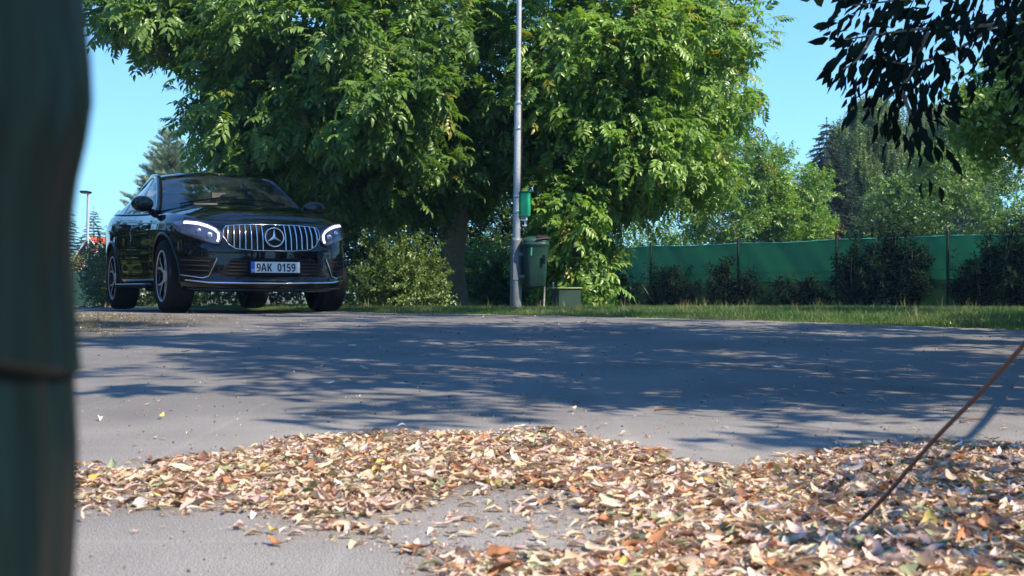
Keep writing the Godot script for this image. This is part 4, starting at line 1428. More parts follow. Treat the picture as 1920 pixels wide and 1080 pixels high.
func build_litter():
	rng.seed = 77
	var shapes = []
	for k in 9: shapes.append(dry_shape(1.0, R(0.34, 0.7), R(-0.7, 0.7), R(-1.3, 1.4)))
	var names = ["tan", "orange", "straw", "pink", "brown", "green", "yellow", "pale"]
	var words = {"tan": "tan", "orange": "rusty orange", "straw": "straw", "pink": "pinkish", "brown": "dark brown", "green": "pale green", "yellow": "bright yellow", "pale": "whitish"}
	var all = []
	var tries = 0
	while all.size() < 42000 and tries < 320000:
		tries += 1
		var d = R(1.5, 4.0); var x = R(-1.5, 1.9)
		if abs(x) > d * 0.43 + 0.12: continue
		var h = heap(x, d)
		if R(0, 1) > h * 1.1: continue
		all.append([x, d, h])
	# thin scatter beside the heap and over the lane
	for k in 1500:
		var d = R(1.5, 4.6); var x = R(-1.6, 1.9)
		if abs(x) > d * 0.43 + 0.1: continue
		all.append([x, d, 0.0])
	for k in 1500:
		var x = -3.7 + rng.randfn(0, 0.6); var d = 9.6 + rng.randfn(0, 1.2)
		all.append([x, d, 0.3])
	for k in 700:
		var x = R(-2.5, 4.5); var d = edge(x) - absf(rng.randfn(0, 0.22)) - 0.02
		all.append([x, d, 0.0])
	var pick = func(): 
		var r = R(0, 1)
		return 0 if r < 0.29 else 3 if r < 0.53 else 2 if r < 0.65 else 1 if r < 0.74 else 4 if r < 0.84 else 5 if r < 0.90 else 7 if r < 0.985 else 6
	all.sort_custom(func(a, b): return a[1] < b[1])
	var rest = []
	for s in shapes: rest.append(Many.new())
	var made = 0
	for q in all:
		var x = q[0]; var d = q[1]; var h = q[2]
		var tone = pick.call()
		var s = rng.randi() % shapes.size()
		var l = (0.008 + 0.044 * pow(R(0, 1), 2.9)) * (1.0 if h > 0 else 0.55)
		if x < 0.0: l *= 0.82
		if h > 0.3 and R(0, 1) < 0.025: l = R(0.05, 0.07)
		var tiltv = 0.42 * (0.3 + h)
		var up = Vector3(R(-tiltv, tiltv), 1, R(-tiltv, tiltv)).normalized()
		var w = R(0, TAU)
		var dir = Vector3(cos(w), 0, sin(w)); dir = (dir - up * dir.dot(up)).normalized()
		var pos = Vector3(x, ground(x, d) + 0.016 + h * R(0.0, 0.014) * (0.6 + 0.8 * max(0.0, noise.get_noise_2d(x * 120, d * 120) + 0.3)), -d)
		if made < 290 and l > 0.026 and d > 1.7 and d < 4.5 and abs(x) < d * 0.405 and EYE - pos.y < d * 0.225:
			var o = MeshInstance3D.new()
			o.mesh = shapes[s]; o.material_override = M["dry_" + names[tone]]
			o.name = numbered("fallen_leaf"); add_child(o)
			var xx = dir.cross(up).normalized()
			o.transform = Transform3D(Basis(xx * l, dir * l, xx.cross(dir) * l), pos)
			var uu = 960.0 + x / d * F
			var where = "below the stalk's foot" if uu > 1480 and uu < 1720 else "in the picture's corner" if uu >= 1720 else "left of the stalk's foot" if uu > 1280 else "below the lamp post" if uu > 1000 else "by the bare patch" if uu > 740 else "near the wrapped post" if uu < 420 else "below the car"
			var look = ("large " if l > 0.041 else "small ") + words[names[tone]] + (" curled" if s % 3 == 0 else " flat" if s % 3 == 1 else " rolled") + (" upturned" if up.y < 0.93 else "") + (" leaf pointing at the lens" if dir.z > 0.7 else " leaf pointing at the lane" if dir.z < -0.7 else " leaf pointing right" if dir.x > 0 else " leaf pointing left")
			tag(o, "%s, %s" % [look, where], "leaf", "fallen leaves nearest the lens")
			made += 1
		else:
			var c = M["dry_" + names[tone]].albedo_color.srgb_to_linear()
			c = c * R(0.75, 1.15)
			rest[s].aim(pos, dir, up, l, Color(c.r, c.g, c.b))
	var lit = thing("leaf_litter", "dry leaf litter heaped in a band over the near asphalt", "leaf litter")
	lit.set_meta("kind", "stuff")
	for s in shapes.size(): many("litter_leaves", rest[s], shapes[s], M.dry_leaf, lit)
	# single leaves and twigs on the lane, where the photograph shows them
	var lone = [[600, 692, "yellow", "yellow leaf with a dark centre on the shaded lane below the car"], [683, 694, "straw", "straw coloured leaf just right of the yellow one on the lane"], [1200, 666, "pink", "pinkish leaf alone in the middle of the lane"], [303, 784, "yellow", "yellow leaf in the sun at the left of the lane"], [188, 787, "pale", "whitish leaf in the sun beside the wrapped post"],
		[1075, 770, "tan", "tan leaf standing up on the lane above the litter"], [1652, 752, "straw", "straw coloured leaf on the lane left of the stalk"], [1458, 692, "pale", "small whitish leaf in a sun patch on the lane"], [1105, 834, "pale", "pale leaf on bare asphalt at the litter's far edge"], [816, 768, "brown", "dark brown curled leaf on the shaded lane"],
		[660, 651, "pale", "small pale leaf on the lane below the plate"], [1785, 608, "straw", "straw coloured leaf lying at the grass edge"], [155, 975, "pink", "pinkish leaf on bare asphalt beside the wrapped post"], [1560, 741, "tan", "small tan leaf on the lane in the right half"], [660, 716, "brown", "brown leaf lying flat in the shade"], [1035, 826, "straw", "straw leaf on the crest of the far litter edge"],
		[1220, 852, "brown", "dark curled leaf on top of the litter's far edge"], [885, 693, "brown", "small dark leaf in the middle of the shaded lane"], [617, 722, "pale", "pale flat leaf in the shade left of the brown leaf"], [1390, 745, "brown", "dark leaf on the lane right of centre"], [755, 800, "pale", "tiny pale leaf before the far litter"], [350, 662, "straw", "straw leaf near the dry grass patch"], [1170, 815, "tan", "tan leaf flat on asphalt above the litter"]]
	for q in lone:
		var d = 0.4 * F / (q[1] - 540.0)
		for it in 20:
			var px = (q[0] - 960.0) / F * d
			d = (EYE - ground(px, d) - 0.015) * F / (q[1] - 540.0)
		var x = (q[0] - 960.0) / F * d
		var s = rng.randi() % shapes.size()
		var o = MeshInstance3D.new()
		o.mesh = shapes[s]; o.material_override = M["dry_" + q[2]]
		o.name = numbered("fallen_leaf"); add_child(o)
		var l = clamp(22.0 / F * d, 0.025, 0.07)
		var w = R(0, TAU)
		var up = Vector3(R(-0.4, 0.4), 1, R(-0.1, 0.5)).normalized()
		var dir = Vector3(cos(w), 0, sin(w) * 0.5); dir = (dir - up * dir.dot(up)).normalized()
		var xx = dir.cross(up).normalized()
		o.transform = Transform3D(Basis(xx * l, dir * l, xx.cross(dir) * l), Vector3(x, ground(x, d) + 0.022, -d))
		tag(o, q[3], "leaf", "single leaves on the lane")
	for q in [[620, 779, 0.05, 0.0025, "straight brown twig lying on the lane before the litter"], [1247, 772, 0.035, 0.0035, "short brown twig in the middle of the lane"], [1820, 789, 0.045, 0.004, "brown broken stick lying on the lane behind the stalk"], [1575, 744, 0.02, 0.003, "tiny twig lying on the lane in the right half"]]:
		var d = 0.4 * F / (q[1] - 540.0)
		var x = (q[0] - 960.0) / F * d
		var g = Geo.new()
		var slope = 0.8 if q[0] == 1820 else 0.0
		g.tube([Vector3(-q[2], 0, q[2] * slope), Vector3(-q[2] * 0.2, 0.004, 0.004), Vector3(q[2], 0.002, -q[2] * slope)], [q[3] * 0.8, q[3], q[3] * 0.7], 6)
		var o = part("twig", g, M.twig, self)
		o.position = Vector3(x, ground(x, d) + 0.014 + q[3], -d)
		tag(o, q[4], "twig", "twigs on the lane")
	# grit on the asphalt
	var g2 = Geo.new()
	g2.lathe([Vector2(0.001, -0.5), Vector2(0.45, -0.25), Vector2(0.5, 0.05), Vector2(0.3, 0.22), Vector2(0.001, 0.25)], 6)
	var grit = Many.new()
	for k in 6500:
		var d = 1.6 + pow(R(0, 1), 1.3) * 11.0; var x = R(-1, 1) * (d * 0.43 + 0.1)
		if d > edge(x) - 0.1: continue
		var l = (0.0016 + 0.006 * pow(R(0, 1), 8.0)) * (0.6 + 0.16 * d)
		var t = R(0, 1)
		var c = Color(0.045, 0.042, 0.042).lerp(Color(0.24, 0.22, 0.2), t * t)
		if R(0, 1) < 0.12: c = Color(0.45, 0.42, 0.36)
		if R(0, 1) < 0.2: c = Color(0.22, 0.12, 0.06)
		grit.aim(Vector3(x, ground(x, d) + 0.012 + l * 0.22, -d), Vector3(R(-1, 1), R(0.2, 1), R(-1, 1)), Vector3(R(-1, 1), R(-1, 1), R(-1, 1)), l, c)
	many("grit", grit, g2.mesh(), M.grit, self)

func build_branch():
	# low branches of a walnut that stands out of frame on the right, hanging before the sky
	rng.seed = 202
	var foot = Vector3(3.6, ground(3.6, 5.4), -5.4)
	var o = thing("walnut_tree", "dark backlit walnut branch hanging into the sky at the top right", "tree", foot)
	var wood = Geo.new()
	var q = func(u, y, d): return at(u, y, d) - foot
	var trunk = [Vector3(0, -0.1, 0), Vector3(0.03, 1.0, 0.02), Vector3(-0.03, 2.2, 0), Vector3(0.1, 3.6, -0.1)]
	wood.tube(spline(trunk, 0.2), 0.13, 10)
	var lines = [
		[trunk[1] + Vector3(0, 0.7, 0), q.call(2250, 40, 5.0), q.call(2050, 10, 4.8), q.call(1870, 45, 4.6), q.call(1720, 55, 4.5), q.call(1580, 75, 4.5)],
		[q.call(1870, 45, 4.6), q.call(1790, 95, 4.55), q.call(1700, 120, 4.5), q.call(1640, 100, 4.5)],
		[q.call(1740, 60, 4.5), q.call(1700, 150, 4.5), q.call(1665, 185, 4.45), q.call(1650, 215, 4.45)],
		[q.call(1690, 170, 4.5), q.call(1720, 240, 4.5), q.call(1745, 260, 4.55)],
		[q.call(2050, 10, 4.8), q.call(1960, 90, 4.7), q.call(1900, 120, 4.65), q.call(1850, 95, 4.65)],
		[q.call(1640, 60, 4.5), q.call(1610, 110, 4.4), q.call(1580, 130, 4.4)],
		[q.call(2000, 30, 4.8), q.call(1900, -20, 4.9), q.call(1780, -10, 4.9), q.call(1600, 10, 4.8)],
		[trunk[1] + Vector3(0, 0.5, 0), Vector3(2.5, 1.35, -3.2) - foot, Vector3(1.72, 1.28, -1.75) - foot, Vector3(1.42, 1.12, -1.35) - foot],  # added unseen limb, put in to shade the near right corner
		[trunk[2], q.call(2200, -300, 5.0), q.call(1900, -260, 4.8), q.call(1600, -200, 4.6)]]
	var spots = []
	for k in lines.size():
		var ln = spline(lines[k], 0.04)
		var rad = []
		for i in ln.size(): rad.append(lerp(0.022 if k in [0, 7, 8] else 0.008, 0.0025, float(i) / ln.size()))
		wood.tube(ln, rad, 6)
		for i in ln.size():
			var pw = ln[i] + foot
			if k != 7 and -pw.z * 0.43 + 0.3 < pw.x or k == 7 and pw.z < -2.3: continue
			for r in (4 if k == 7 else 2): spots.append([ln[i], ln[min(i + 1, ln.size() - 1)] - ln[max(i - 1, 0)]])
	part("trunk", wood, M.bark, o)
	var shapes = []
	for k in 4:
		var g = Geo.new(); leaflet(g, Vector3.ZERO, Vector3.UP, Vector3.BACK, 1.0, R(0.34, 0.44), R(0.05, 0.35)); shapes.append(g.mesh())
	var tones = []
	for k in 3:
		var m = mat("near_leaf", [Color(0.006, 0.014, 0.01), Color(0.008, 0.017, 0.01), Color(0.005, 0.011, 0.01)][k], 0.8)  # near-black colour stands in for the unlit look against the sky
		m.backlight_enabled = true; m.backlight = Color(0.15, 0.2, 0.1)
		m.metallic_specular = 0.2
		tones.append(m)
	var made = 0
	var rest = Many.new()
	for s in spots:
		for n in 4:
			var side = s[1].normalized().cross(rv()).normalized()
			var p = s[0] + side * pow(R(0, 1), 0.6) * 0.16 + Vector3(0, R(-0.08, 0.09), 0)
			var d = (side * R(0.2, 0.9) + s[1].normalized() * 0.4 + Vector3(0, R(-1.3, -0.2), 0)).normalized()
			var l = R(0.042, 0.088)
			var nor = (rv() + Vector3(0, 0.3, 0.6)).normalized()
			if made < 300:
				var mi = MeshInstance3D.new()
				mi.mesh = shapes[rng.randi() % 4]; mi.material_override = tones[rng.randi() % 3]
				var x = d.cross(nor).normalized()
				mi.transform = Transform3D(Basis(x * l, d * l, x.cross(d) * l), p)
				mi.name = "leaf"; o.add_child(mi, true)
				made += 1
			else:
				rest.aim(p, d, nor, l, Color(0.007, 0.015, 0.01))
	# the crown above the frame, which shades the lane
	var tuft = twig_leaves(9, 0.3, 0.1, 0.045)
	var up = Many.new()
	for k in 950:
		var c = Vector3(-0.6, 3.2, -0.6) + rv() * Vector3(2.6, 1.2, 2.4) * pow(R(0, 1), 0.4)
		up.aim(c, rv() + Vector3(0, -0.4, 0), Vector3(R(-0.5, 0.5), 1, R(-0.5, 0.5)), R(0.8, 1.3), Color(0.04, 0.08, 0.022))
	for k in 420:  # added unseen leaf cluster, keeps the sun off the hanging branch
		var c = Vector3(2.85, 2.75, -3.55) - foot + rv() * Vector3(0.85, 0.55, 0.9) * pow(R(0, 1), 0.4)
		up.aim(c, rv() + Vector3(0, -0.4, 0), Vector3(R(-0.5, 0.5), 1, R(-0.5, 0.5)), R(0.8, 1.2), Color(0.04, 0.08, 0.022))
	if rest.b.size(): many("foliage", rest, shapes[0], M.silhouette_leaf, o)
	many("crown", up, tuft, M.leaf, o)

# ---------------------------------------------------------------- planting plan
func E(u, y, d, ru, ry, rd, share = 1.0) -> Array:     # an ellipsoid of foliage: where it is seen, and its half sizes in the picture and in depth
	return [at(u, y, d), Vector3(ru / F * d, ry / F * d, rd), share]

func build_trees():
	rng.seed = 9
	var walnut = [compound(6, 0.36, 0.058, 0.15), compound(5, 0.32, 0.054, 0.14), compound(7, 0.38, 0.05, 0.135), compound(4, 0.28, 0.056, 0.15)]
	var broad = [twig_leaves(9, 0.3, 0.085, 0.05), twig_leaves(8, 0.26, 0.075, 0.045)]
	var small = [twig_leaves(12, 0.26, 0.05, 0.03), twig_leaves(10, 0.22, 0.045, 0.028)]
	var spruce = needles(70, 0.34, 0.07, 0.008)
	var pine = needles(44, 0.26, 0.10, 0.005)
	var green = [Color(0.06, 0.135, 0.024), Color(0.2, 0.33, 0.085)]
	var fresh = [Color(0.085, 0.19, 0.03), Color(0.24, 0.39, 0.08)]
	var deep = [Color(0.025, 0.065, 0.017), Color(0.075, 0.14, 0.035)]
	var dark = [Color(0.006, 0.016, 0.008), Color(0.014, 0.03, 0.012)]  # near-black, for the plant shadows seen on the net
	# the big walnut behind the car
	var f = at(858, 540, 20.0); f.y = ground(f.x, 20.0)
	crown_tree("walnut_tree", "large walnut tree with a bare grey trunk and drooping leaves behind the car", "", f,
		[Vector3(0.0, -0.2, 0), Vector3(-0.06, 0.25, 0), Vector3(-0.07, 0.8, 0), Vector3(0.0, 1.5, 0), Vector3(0.03, 2.4, 0.05), Vector3(-0.2, 3.6, 0.1), Vector3(-0.6, 5.0, 0.2)], [0.25, 0.19, 0.175, 0.16, 0.15, 0.11, 0.05],
		[E(640, 110, 19, 250, 200, 2.6, 3), E(860, 190, 20, 170, 200, 2.2, 2), E(465, 200, 19, 70, 140, 1.5, 0.9), E(290, 25, 18.5, 85, 60, 1.2, 0.9), E(700, 320, 19.5, 170, 80, 1.8, 1.2), E(500, 320, 20, 70, 60, 1.2, 0.4), E(620, -250, 20, 430, 260, 3.2, 2.2), [Vector3(1.4, 6.0, -12.0), Vector3(2.2, 1.0, 1.3), 0.7], E(700, 190, 17.3, 130, 110, 1.0, 0.8)],  # the lobe given in metres is an unseen overhang added to shade the car
		340, 48, 0.6, walnut, "leaf", 0.9, 0.32, green, "bark", 11)
	# second crown, brighter, down to the ground by the bin
	var f2 = at(1075, 540, 20.3); f2.y = ground(f2.x, 20.3)
	crown_tree("ash_tree", "bright green leafy tree right of the lamp post, hanging down to the grass", "", f2,
		[Vector3(0, -0.2, 0), Vector3(0.05, 0.8, 0), Vector3(0.1, 1.8, 0), Vector3(0.3, 3.2, 0), Vector3(0.5, 5.0, 0)], [0.17, 0.13, 0.12, 0.09, 0.04],
		[E(1120, 150, 19.8, 170, 180, 2.2, 2.2), E(1300, 110, 20, 110, 120, 1.8, 1.3), E(1180, 285, 19.5, 120, 90, 1.7, 1.5), E(1062, 410, 18.6, 38, 90, 0.8, 0.6), E(1085, 520, 18.6, 25, 30, 0.4, 0.18), E(1270, 330, 20.5, 70, 55, 1.2, 0.5), E(1150, -250, 20, 330, 280, 3.0, 2.2)],
		310, 52, 0.58, [walnut[1], walnut[2], twig_leaves(8, 0.3, 0.11, 0.055)], "leaf", 0.86, 0.4, fresh, "bark", 12, "tree", 0.06)
	# undergrowth under the walnut
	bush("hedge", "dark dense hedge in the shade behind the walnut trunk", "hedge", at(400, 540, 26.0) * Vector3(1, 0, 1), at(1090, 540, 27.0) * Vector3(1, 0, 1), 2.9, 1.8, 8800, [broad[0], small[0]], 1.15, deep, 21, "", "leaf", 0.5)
	bush("shrub", "sunlit rounded shrub beside the car's nose under the walnut", "shrub", at(695, 540, 17.6) * Vector3(1, 0, 1), at(785, 540, 18.2) * Vector3(1, 0, 1), 0.92, 0.8, 950, small, 1.0, [Color(0.07, 0.13, 0.035), Color(0.22, 0.31, 0.1)], 22, "", "leaf", 0.75)
	bush("shrub", "small leafy shrub between the walnut trunk and the lamp post", "shrub", at(890, 540, 22.0) * Vector3(1, 0, 1), at(935, 540, 22.0) * Vector3(1, 0, 1), 1.15, 0.8, 420, broad, 0.9, fresh, 23)
	bush("shrub", "low dark shrub behind the litter bin", "shrub", at(960, 540, 21.5) * Vector3(1, 0, 1), at(1010, 540, 21.5) * Vector3(1, 0, 1), 0.95, 1.0, 500, small, 1.0, deep, 24)
	bush("shrub", "low shrub with loose leaves right of the low green box", "shrub", at(1125, 540, 21.0) * Vector3(1, 0, 1), at(1150, 540, 21.0) * Vector3(1, 0, 1), 0.6, 0.5, 200, broad, 0.8, deep, 25)
	# plant shadows on the net, built as near-black shoots; real shrubs behind
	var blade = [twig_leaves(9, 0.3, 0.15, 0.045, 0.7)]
	var dk = "plant shadows on the net fence, built as leaves"
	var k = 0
	for s in [[1150, 0.75, 9, 0.2, 0, "ragged plant shadow at the left end of the visible fence, built as leaves"], [1252, 1.0, 22, 0.34, 0, "ragged plant shadow at the first fence post from the trees, built as leaves"], [1358, 1.02, 17, 0.26, 0, "narrow plant shadow just left of the second fence post, built as leaves"], [1490, 0.62, 14, 0.42, 0, "low plant shadow in the middle of the fence, built as leaves"], [1645, 1.6, 74, 0.8, 0, "tall plant shadow covering the third fence post, built as leaves"], [1890, 1.5, 72, 0.9, 0, "broad plant shadow at the right end of the fence, built as leaves"]]:
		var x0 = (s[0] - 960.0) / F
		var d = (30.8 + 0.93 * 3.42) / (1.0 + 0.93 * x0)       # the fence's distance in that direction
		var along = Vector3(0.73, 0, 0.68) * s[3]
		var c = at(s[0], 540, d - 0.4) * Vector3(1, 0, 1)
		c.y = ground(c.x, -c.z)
		shoots("shrub", s[5], c, along, s[2], s[1], blade, dark, 30 + k, dk, "silhouette_leaf")
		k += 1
	bush("shrub", "bushy dark green shrub spilling over the fence top", "shrub", at(1630, 540, 29.5) * Vector3(1, 0, 1), at(1740, 540, 29.0) * Vector3(1, 0, 1), 2.5, 1.4, 1700, broad, 1.0, deep, 41)
	bush("shrub", "light green leafy shrub behind the right end of the fence", "shrub", at(1840, 540, 29.0) * Vector3(1, 0, 1), at(1960, 540, 28.0) * Vector3(1, 0, 1), 2.9, 1.6, 1500, broad, 1.0, green, 42)
	bush("shrub", "orange red leaved shrub showing above the fence", "shrub", at(1560, 540, 35.0) * Vector3(1, 0, 1), at(1585, 540, 35.0) * Vector3(1, 0, 1), 2.05, 0.9, 420, small, 1.0, [Color(0.3, 0.08, 0.02), Color(0.35, 0.2, 0.03)], 43)
	bush("hedge", "light green hedge along the back of the fence", "hedge", at(1150, 540, 34.0) * Vector3(1, 0, 1), at(1540, 540, 33.0) * Vector3(1, 0, 1), 2.25, 1.2, 2600, broad, 1.0, fresh, 44, "", "leaf", 0.7)
	bush("hedge", "far dark hedge closing the gardens behind the fence", "hedge", at(1380, 540, 46.0) * Vector3(1, 0, 1), at(2080, 540, 46.0) * Vector3(1, 0, 1), 3.2, 2.4, 4200, [broad[0]], 1.5, [Color(0.012, 0.03, 0.012), Color(0.03, 0.06, 0.02)], 45, "", "leaf", 0.6)
	bush("shrub", "dark shrubs far behind the car, seen under its sills", "shrub", at(225, 540, 30.0) * Vector3(1, 0, 1), at(420, 540, 30.0) * Vector3(1, 0, 1), 1.0, 1.2, 1500, small, 1.2, deep, 46)
	# trees beyond the fence
	for t in [[1432, 33.0, [E(1432, 330, 33, 38, 70, 0.7), E(1440, 410, 33, 60, 60, 0.9)], fresh, "slim bright sapling beyond the fence, leftmost of two", 51], [1495, 34.0, [E(1500, 370, 34, 48, 60, 0.8), E(1490, 430, 34, 55, 40, 0.8)], fresh, "low bright sapling beyond the fence, beside the spruce", 52], [1375, 32.0, [E(1370, 300, 31, 60, 60, 0.9), E(1350, 400, 31, 80, 60, 1.0)], green, "mid green tree filling the gap behind the bright tree", 53]]:
		var ft = at(t[0], 540, t[1]); ft.y = ground(ft.x, t[1])
		var hh = t[2][0][0].y - ft.y
		crown_tree("young_tree", t[4], "saplings beyond the fence", ft, [Vector3(0, -0.1, 0), Vector3(0.03, hh * 0.5, 0), Vector3(0, hh + 0.6, 0)], [0.06, 0.045, 0.012], t[2], 46, 26, 0.42, broad, "leaf", 1.05, -0.25, t[3], "bark", t[5], "tree", 0.05)
	var put = func(u, d): 
		var q = at(u, 540, d); q.y = ground(q.x, d) - 0.1
		return q
	conifer("spruce_tree", "dark pointed spruce beyond the fence beside the saplings", put.call(1550, 40.0), 5.9, 1.9, [Color(0.012, 0.03, 0.018), Color(0.03, 0.055, 0.034)], 61, spruce, 2.3, -0.3)
	conifer("spruce_tree", "blue grey spruce beyond the fence at the far right", put.call(1835, 38.0), 4.2, 1.7, [Color(0.055, 0.095, 0.09), Color(0.12, 0.17, 0.17)], 62, spruce, 1.2, -0.15)
	birch("birch_tree", "tall weeping birch, the taller of two beyond the fence", put.call(1632, 48.0), 8.3, 2.0, [Color(0.08, 0.14, 0.05), Color(0.19, 0.26, 0.11)], 63, "", 1.5)
	birch("birch_tree", "pale birch right of the taller birch, beyond the fence", put.call(1758, 54.0), 9.0, 2.1, [Color(0.1, 0.16, 0.06), Color(0.22, 0.28, 0.13)], 64, "", 1.4)
	var f5 = put.call(1700, 37.0)
	crown_tree("garden_tree", "round light green tree before the birches beyond the fence", "", f5, [Vector3(0, 0, 0), Vector3(0, 1.5, 0), Vector3(0.1, 2.8, 0)], [0.1, 0.08, 0.03], [E(1715, 375, 37, 60, 45, 1.0), E(1770, 345, 37, 60, 65, 1.0)], 60, 34, 0.5, broad, "leaf", 1.1, 0.1, [Color(0.07, 0.15, 0.03), Color(0.2, 0.31, 0.07)], "bark", 65)
	var f6 = put.call(1820, 42.0)
	crown_tree("garden_tree", "darker leafy tree between the pale birch and the right edge", "", f6, [Vector3(0, 0, 0), Vector3(0, 2.0, 0), Vector3(0, 4.2, 0)], [0.1, 0.08, 0.03], [E(1820, 290, 42, 55, 80, 1.2), E(1835, 340, 42, 70, 50, 1.1)], 60, 30, 0.55, broad, "leaf", 1.15, 0.2, deep, "bark", 66)
	# the leafy tree cut by the right edge
	var f7 = at(1990, 540, 13.0); f7.y = ground(f7.x, 13.0)
	crown_tree("fruit_tree", "thin stemmed leafy tree cut off by the right picture edge", "", f7, [Vector3(0, -0.1, 0), Vector3(-0.02, 0.9, 0), Vector3(0.03, 1.7, 0), Vector3(0.1, 2.9, 0)], [0.04, 0.034, 0.03, 0.016], [E(1895, 215, 13, 65, 70, 0.5, 1.2), E(1960, 180, 13, 80, 120, 0.8, 1), E(2100, 100, 13, 150, 170, 1.3, 2)], 44, 34, 0.28, broad, "leaf", 0.95, 0.5, [Color(0.1, 0.2, 0.03), Color(0.24, 0.36, 0.07)], "bark", 67)
	# left of the car
	conifer("pine_tree", "grey green pine rising behind the car's roof", put.call(318, 34.0), 4.9, 1.75, [Color(0.16, 0.23, 0.17), Color(0.3, 0.38, 0.28)], 71, pine, 3.0, 0.45)
	conifer("pine_tree", "small far pine left of the grey green pine", put.call(226, 100.0), 7.4, 3.0, [Color(0.05, 0.085, 0.055), Color(0.085, 0.13, 0.075)], 72, pine, 2.6, 0.3)
	conifer("spruce_tree", "far dark spruce beside the white lamp post", put.call(176, 104.0), 7.9, 2.6, [Color(0.03, 0.06, 0.035), Color(0.06, 0.1, 0.055)], 73, spruce, 1.8, -0.1)
	conifer("spruce_tree", "far dark spruce at the left edge behind the blurred post", put.call(120, 106.0), 8.8, 3.2, [Color(0.03, 0.06, 0.035), Color(0.06, 0.1, 0.055)], 74, spruce, 1.8, -0.1)
	bush("hedge", "clipped green hedge left of the car", "hedge", at(186, 540, 22.5) * Vector3(1, 0, 1), at(225, 540, 27.0) * Vector3(1, 0, 1), 1.22, 0.7, 1500, small, 0.9, [Color(0.05, 0.09, 0.03), Color(0.1, 0.15, 0.05)], 75)
	bush("shrub", "yellow green sunlit shrub below the red roof", "shrub", at(145, 540, 46.0) * Vector3(1, 0, 1), at(165, 540, 46.0) * Vector3(1, 0, 1), 1.85, 1.2, 420, broad, 1.1, [Color(0.16, 0.2, 0.03), Color(0.22, 0.25, 0.05)], 76)

func build_shade():
	# trees that stand outside the picture: they shade the lane, and show in the car's glass
	rng.seed = 31
	var leaf = [twig_leaves(10, 0.45, 0.16, 0.09)]
	var green = [Color(0.035, 0.082, 0.014), Color(0.085, 0.15, 0.03)]
	var n = 0
	for t in [[6.0, 3.1, 6.3, 1.9, "wide leafy tree outside the picture at the right, nearest the lens"], [5.8, 5.4, 7.6, 2.3, "leafy tree outside the picture at the right, second from the lens"], [7.8, 9.0, 11.2, 2.8, "tallest leafy tree outside the picture at the right"], [4.0, 3.2, 9.8, 2.2, "tall slim leafy tree outside the picture, above the lane"], [10.6, 16.8, 8.0, 2.8, "leafy tree outside the picture, behind the right verge trees"], [-8.2, 13.5, 7.5, 3.0, "leafy tree outside the picture at the left of the lane"]]:
		var f = Vector3(t[0], ground(t[0], t[1]), -t[1])
		var c = f + Vector3(0, t[2] - 1.2, 0)
		crown_tree("shade_tree", t[4], "trees outside the picture", f, [Vector3(0, -0.1, 0), Vector3(0.1, 2, 0), Vector3(0, t[2] - 1, 0)], [0.25, 0.2, 0.08],
			[[c, Vector3(t[3] * 1.35, 1.7, t[3] * 1.35), 2], [c + Vector3(-1.4, -0.4, 0.8), Vector3(2.2, 0.9, 2.0), 1]], 50, 10, 0.42, leaf, "leaf", 1.0, 0.2, green, "bark", 81 + n)
		n += 1
	bush("hedge", "tall unseen hedge added at the right to shade the verge", "hedge", Vector3(5.6, 0, -7.5), Vector3(7.6, 0, -11.5), 2.6, 1.6, 1500, leaf, 0.9, [Color(0.03, 0.06, 0.015), Color(0.06, 0.1, 0.025)], 97)  # added to keep the sun off the right verge
	bush("hedge", "tall hedge outside the picture, left of the lane", "hedge", Vector3(-4.9, 0, -8), Vector3(-9.0, 0, -21), 2.0, 1.2, 2600, leaf, 0.9, [Color(0.03, 0.06, 0.015), Color(0.06, 0.1, 0.025)], 96)
	bush("hedge", "tall hedge behind the viewer", "hedge", Vector3(-14, 0, 8), Vector3(14, 0, 8), 2.2, 1.4, 4200, leaf, 0.9, [Color(0.03, 0.06, 0.015), Color(0.06, 0.1, 0.025)], 95)

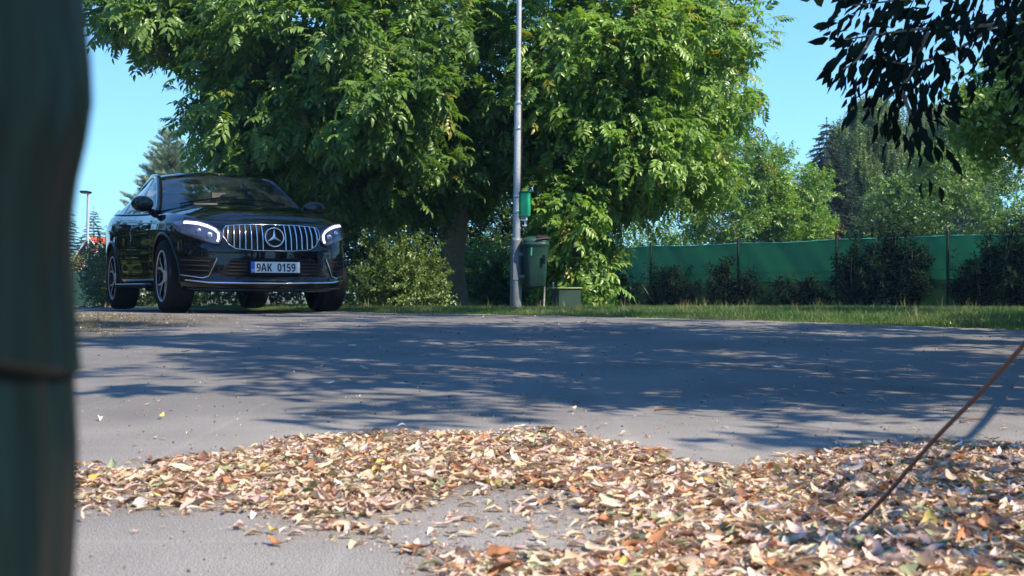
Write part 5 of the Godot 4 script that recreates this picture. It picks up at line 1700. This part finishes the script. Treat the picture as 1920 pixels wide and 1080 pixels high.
func _ready():
	# ---- camera
	var cam = Camera3D.new(); cam.name = "camera"; add_child(cam)
	cam.position = Vector3(0, EYE, 0)
	var lens = CameraAttributesPhysical.new()
	lens.frustum_focal_length = 12.0 * F / 540.0
	lens.frustum_focus_distance = 11.0
	lens.exposure_aperture = 14.0
	lens.frustum_near = 0.05; lens.frustum_far = 600.0
	cam.attributes = lens
	cam.fov = rad_to_deg(2.0 * atan(540.0 / F))
	cam.near = 0.05; cam.far = 600.0
	cam.current = true
	# ---- sky, sun, exposure
	var env = Environment.new()
	var sky = ProceduralSkyMaterial.new()
	sky.sky_top_color = Color(0.065, 0.195, 0.49).linear_to_srgb()
	sky.sky_horizon_color = Color(0.26, 0.54, 0.65).linear_to_srgb()
	sky.sky_curve = 0.11
	sky.ground_bottom_color = Color(0.09, 0.09, 0.08).linear_to_srgb()
	sky.ground_horizon_color = Color(0.2, 0.24, 0.25).linear_to_srgb()
	env.background_mode = Environment.BG_SKY
	env.sky = Sky.new(); env.sky.sky_material = sky
	env.background_energy_multiplier = 1.0
	env.tonemap_mode = Environment.TONE_MAPPER_LINEAR
	env.tonemap_exposure = 2.6
	env.sdfgi_enabled = true; env.ssao_enabled = true; env.ssil_enabled = true
	env.fog_enabled = true; env.fog_density = 0.0006; env.fog_light_color = Color(0.62, 0.78, 0.95)
	var we = WorldEnvironment.new(); we.name = "environment"; we.environment = env; add_child(we)
	var sun = DirectionalLight3D.new(); sun.name = "sun"; add_child(sun)
	sun.light_energy = 1.28; sun.light_color = Color(1.0, 0.95, 0.86)
	sun.light_angular_distance = 0.5; sun.shadow_enabled = true
	var az = deg_to_rad(124.0); var el = deg_to_rad(47.0)      # to the right of the view, and up
	var to = Vector3(sin(az) * cos(el), sin(el), -cos(az) * cos(el))
	sun.look_at_from_position(to * 30.0, Vector3.ZERO, Vector3.UP)

	noise.noise_type = FastNoiseLite.TYPE_SIMPLEX_SMOOTH
	noise.frequency = 0.05; noise.fractal_octaves = 3; noise.seed = 4
	rng.seed = 1
	materials()
	# ---- setting
	build_ground()
	build_fence()
	build_houses()
	build_trees()
	build_shade()
	build_grass()
	# ---- things
	make_car(Vector3(-3.54, ground(-3.0, 14.3) + 0.012, -15.14), deg_to_rad(27.5))
	build_pole()
	build_branch()
	build_near()
	build_litter()
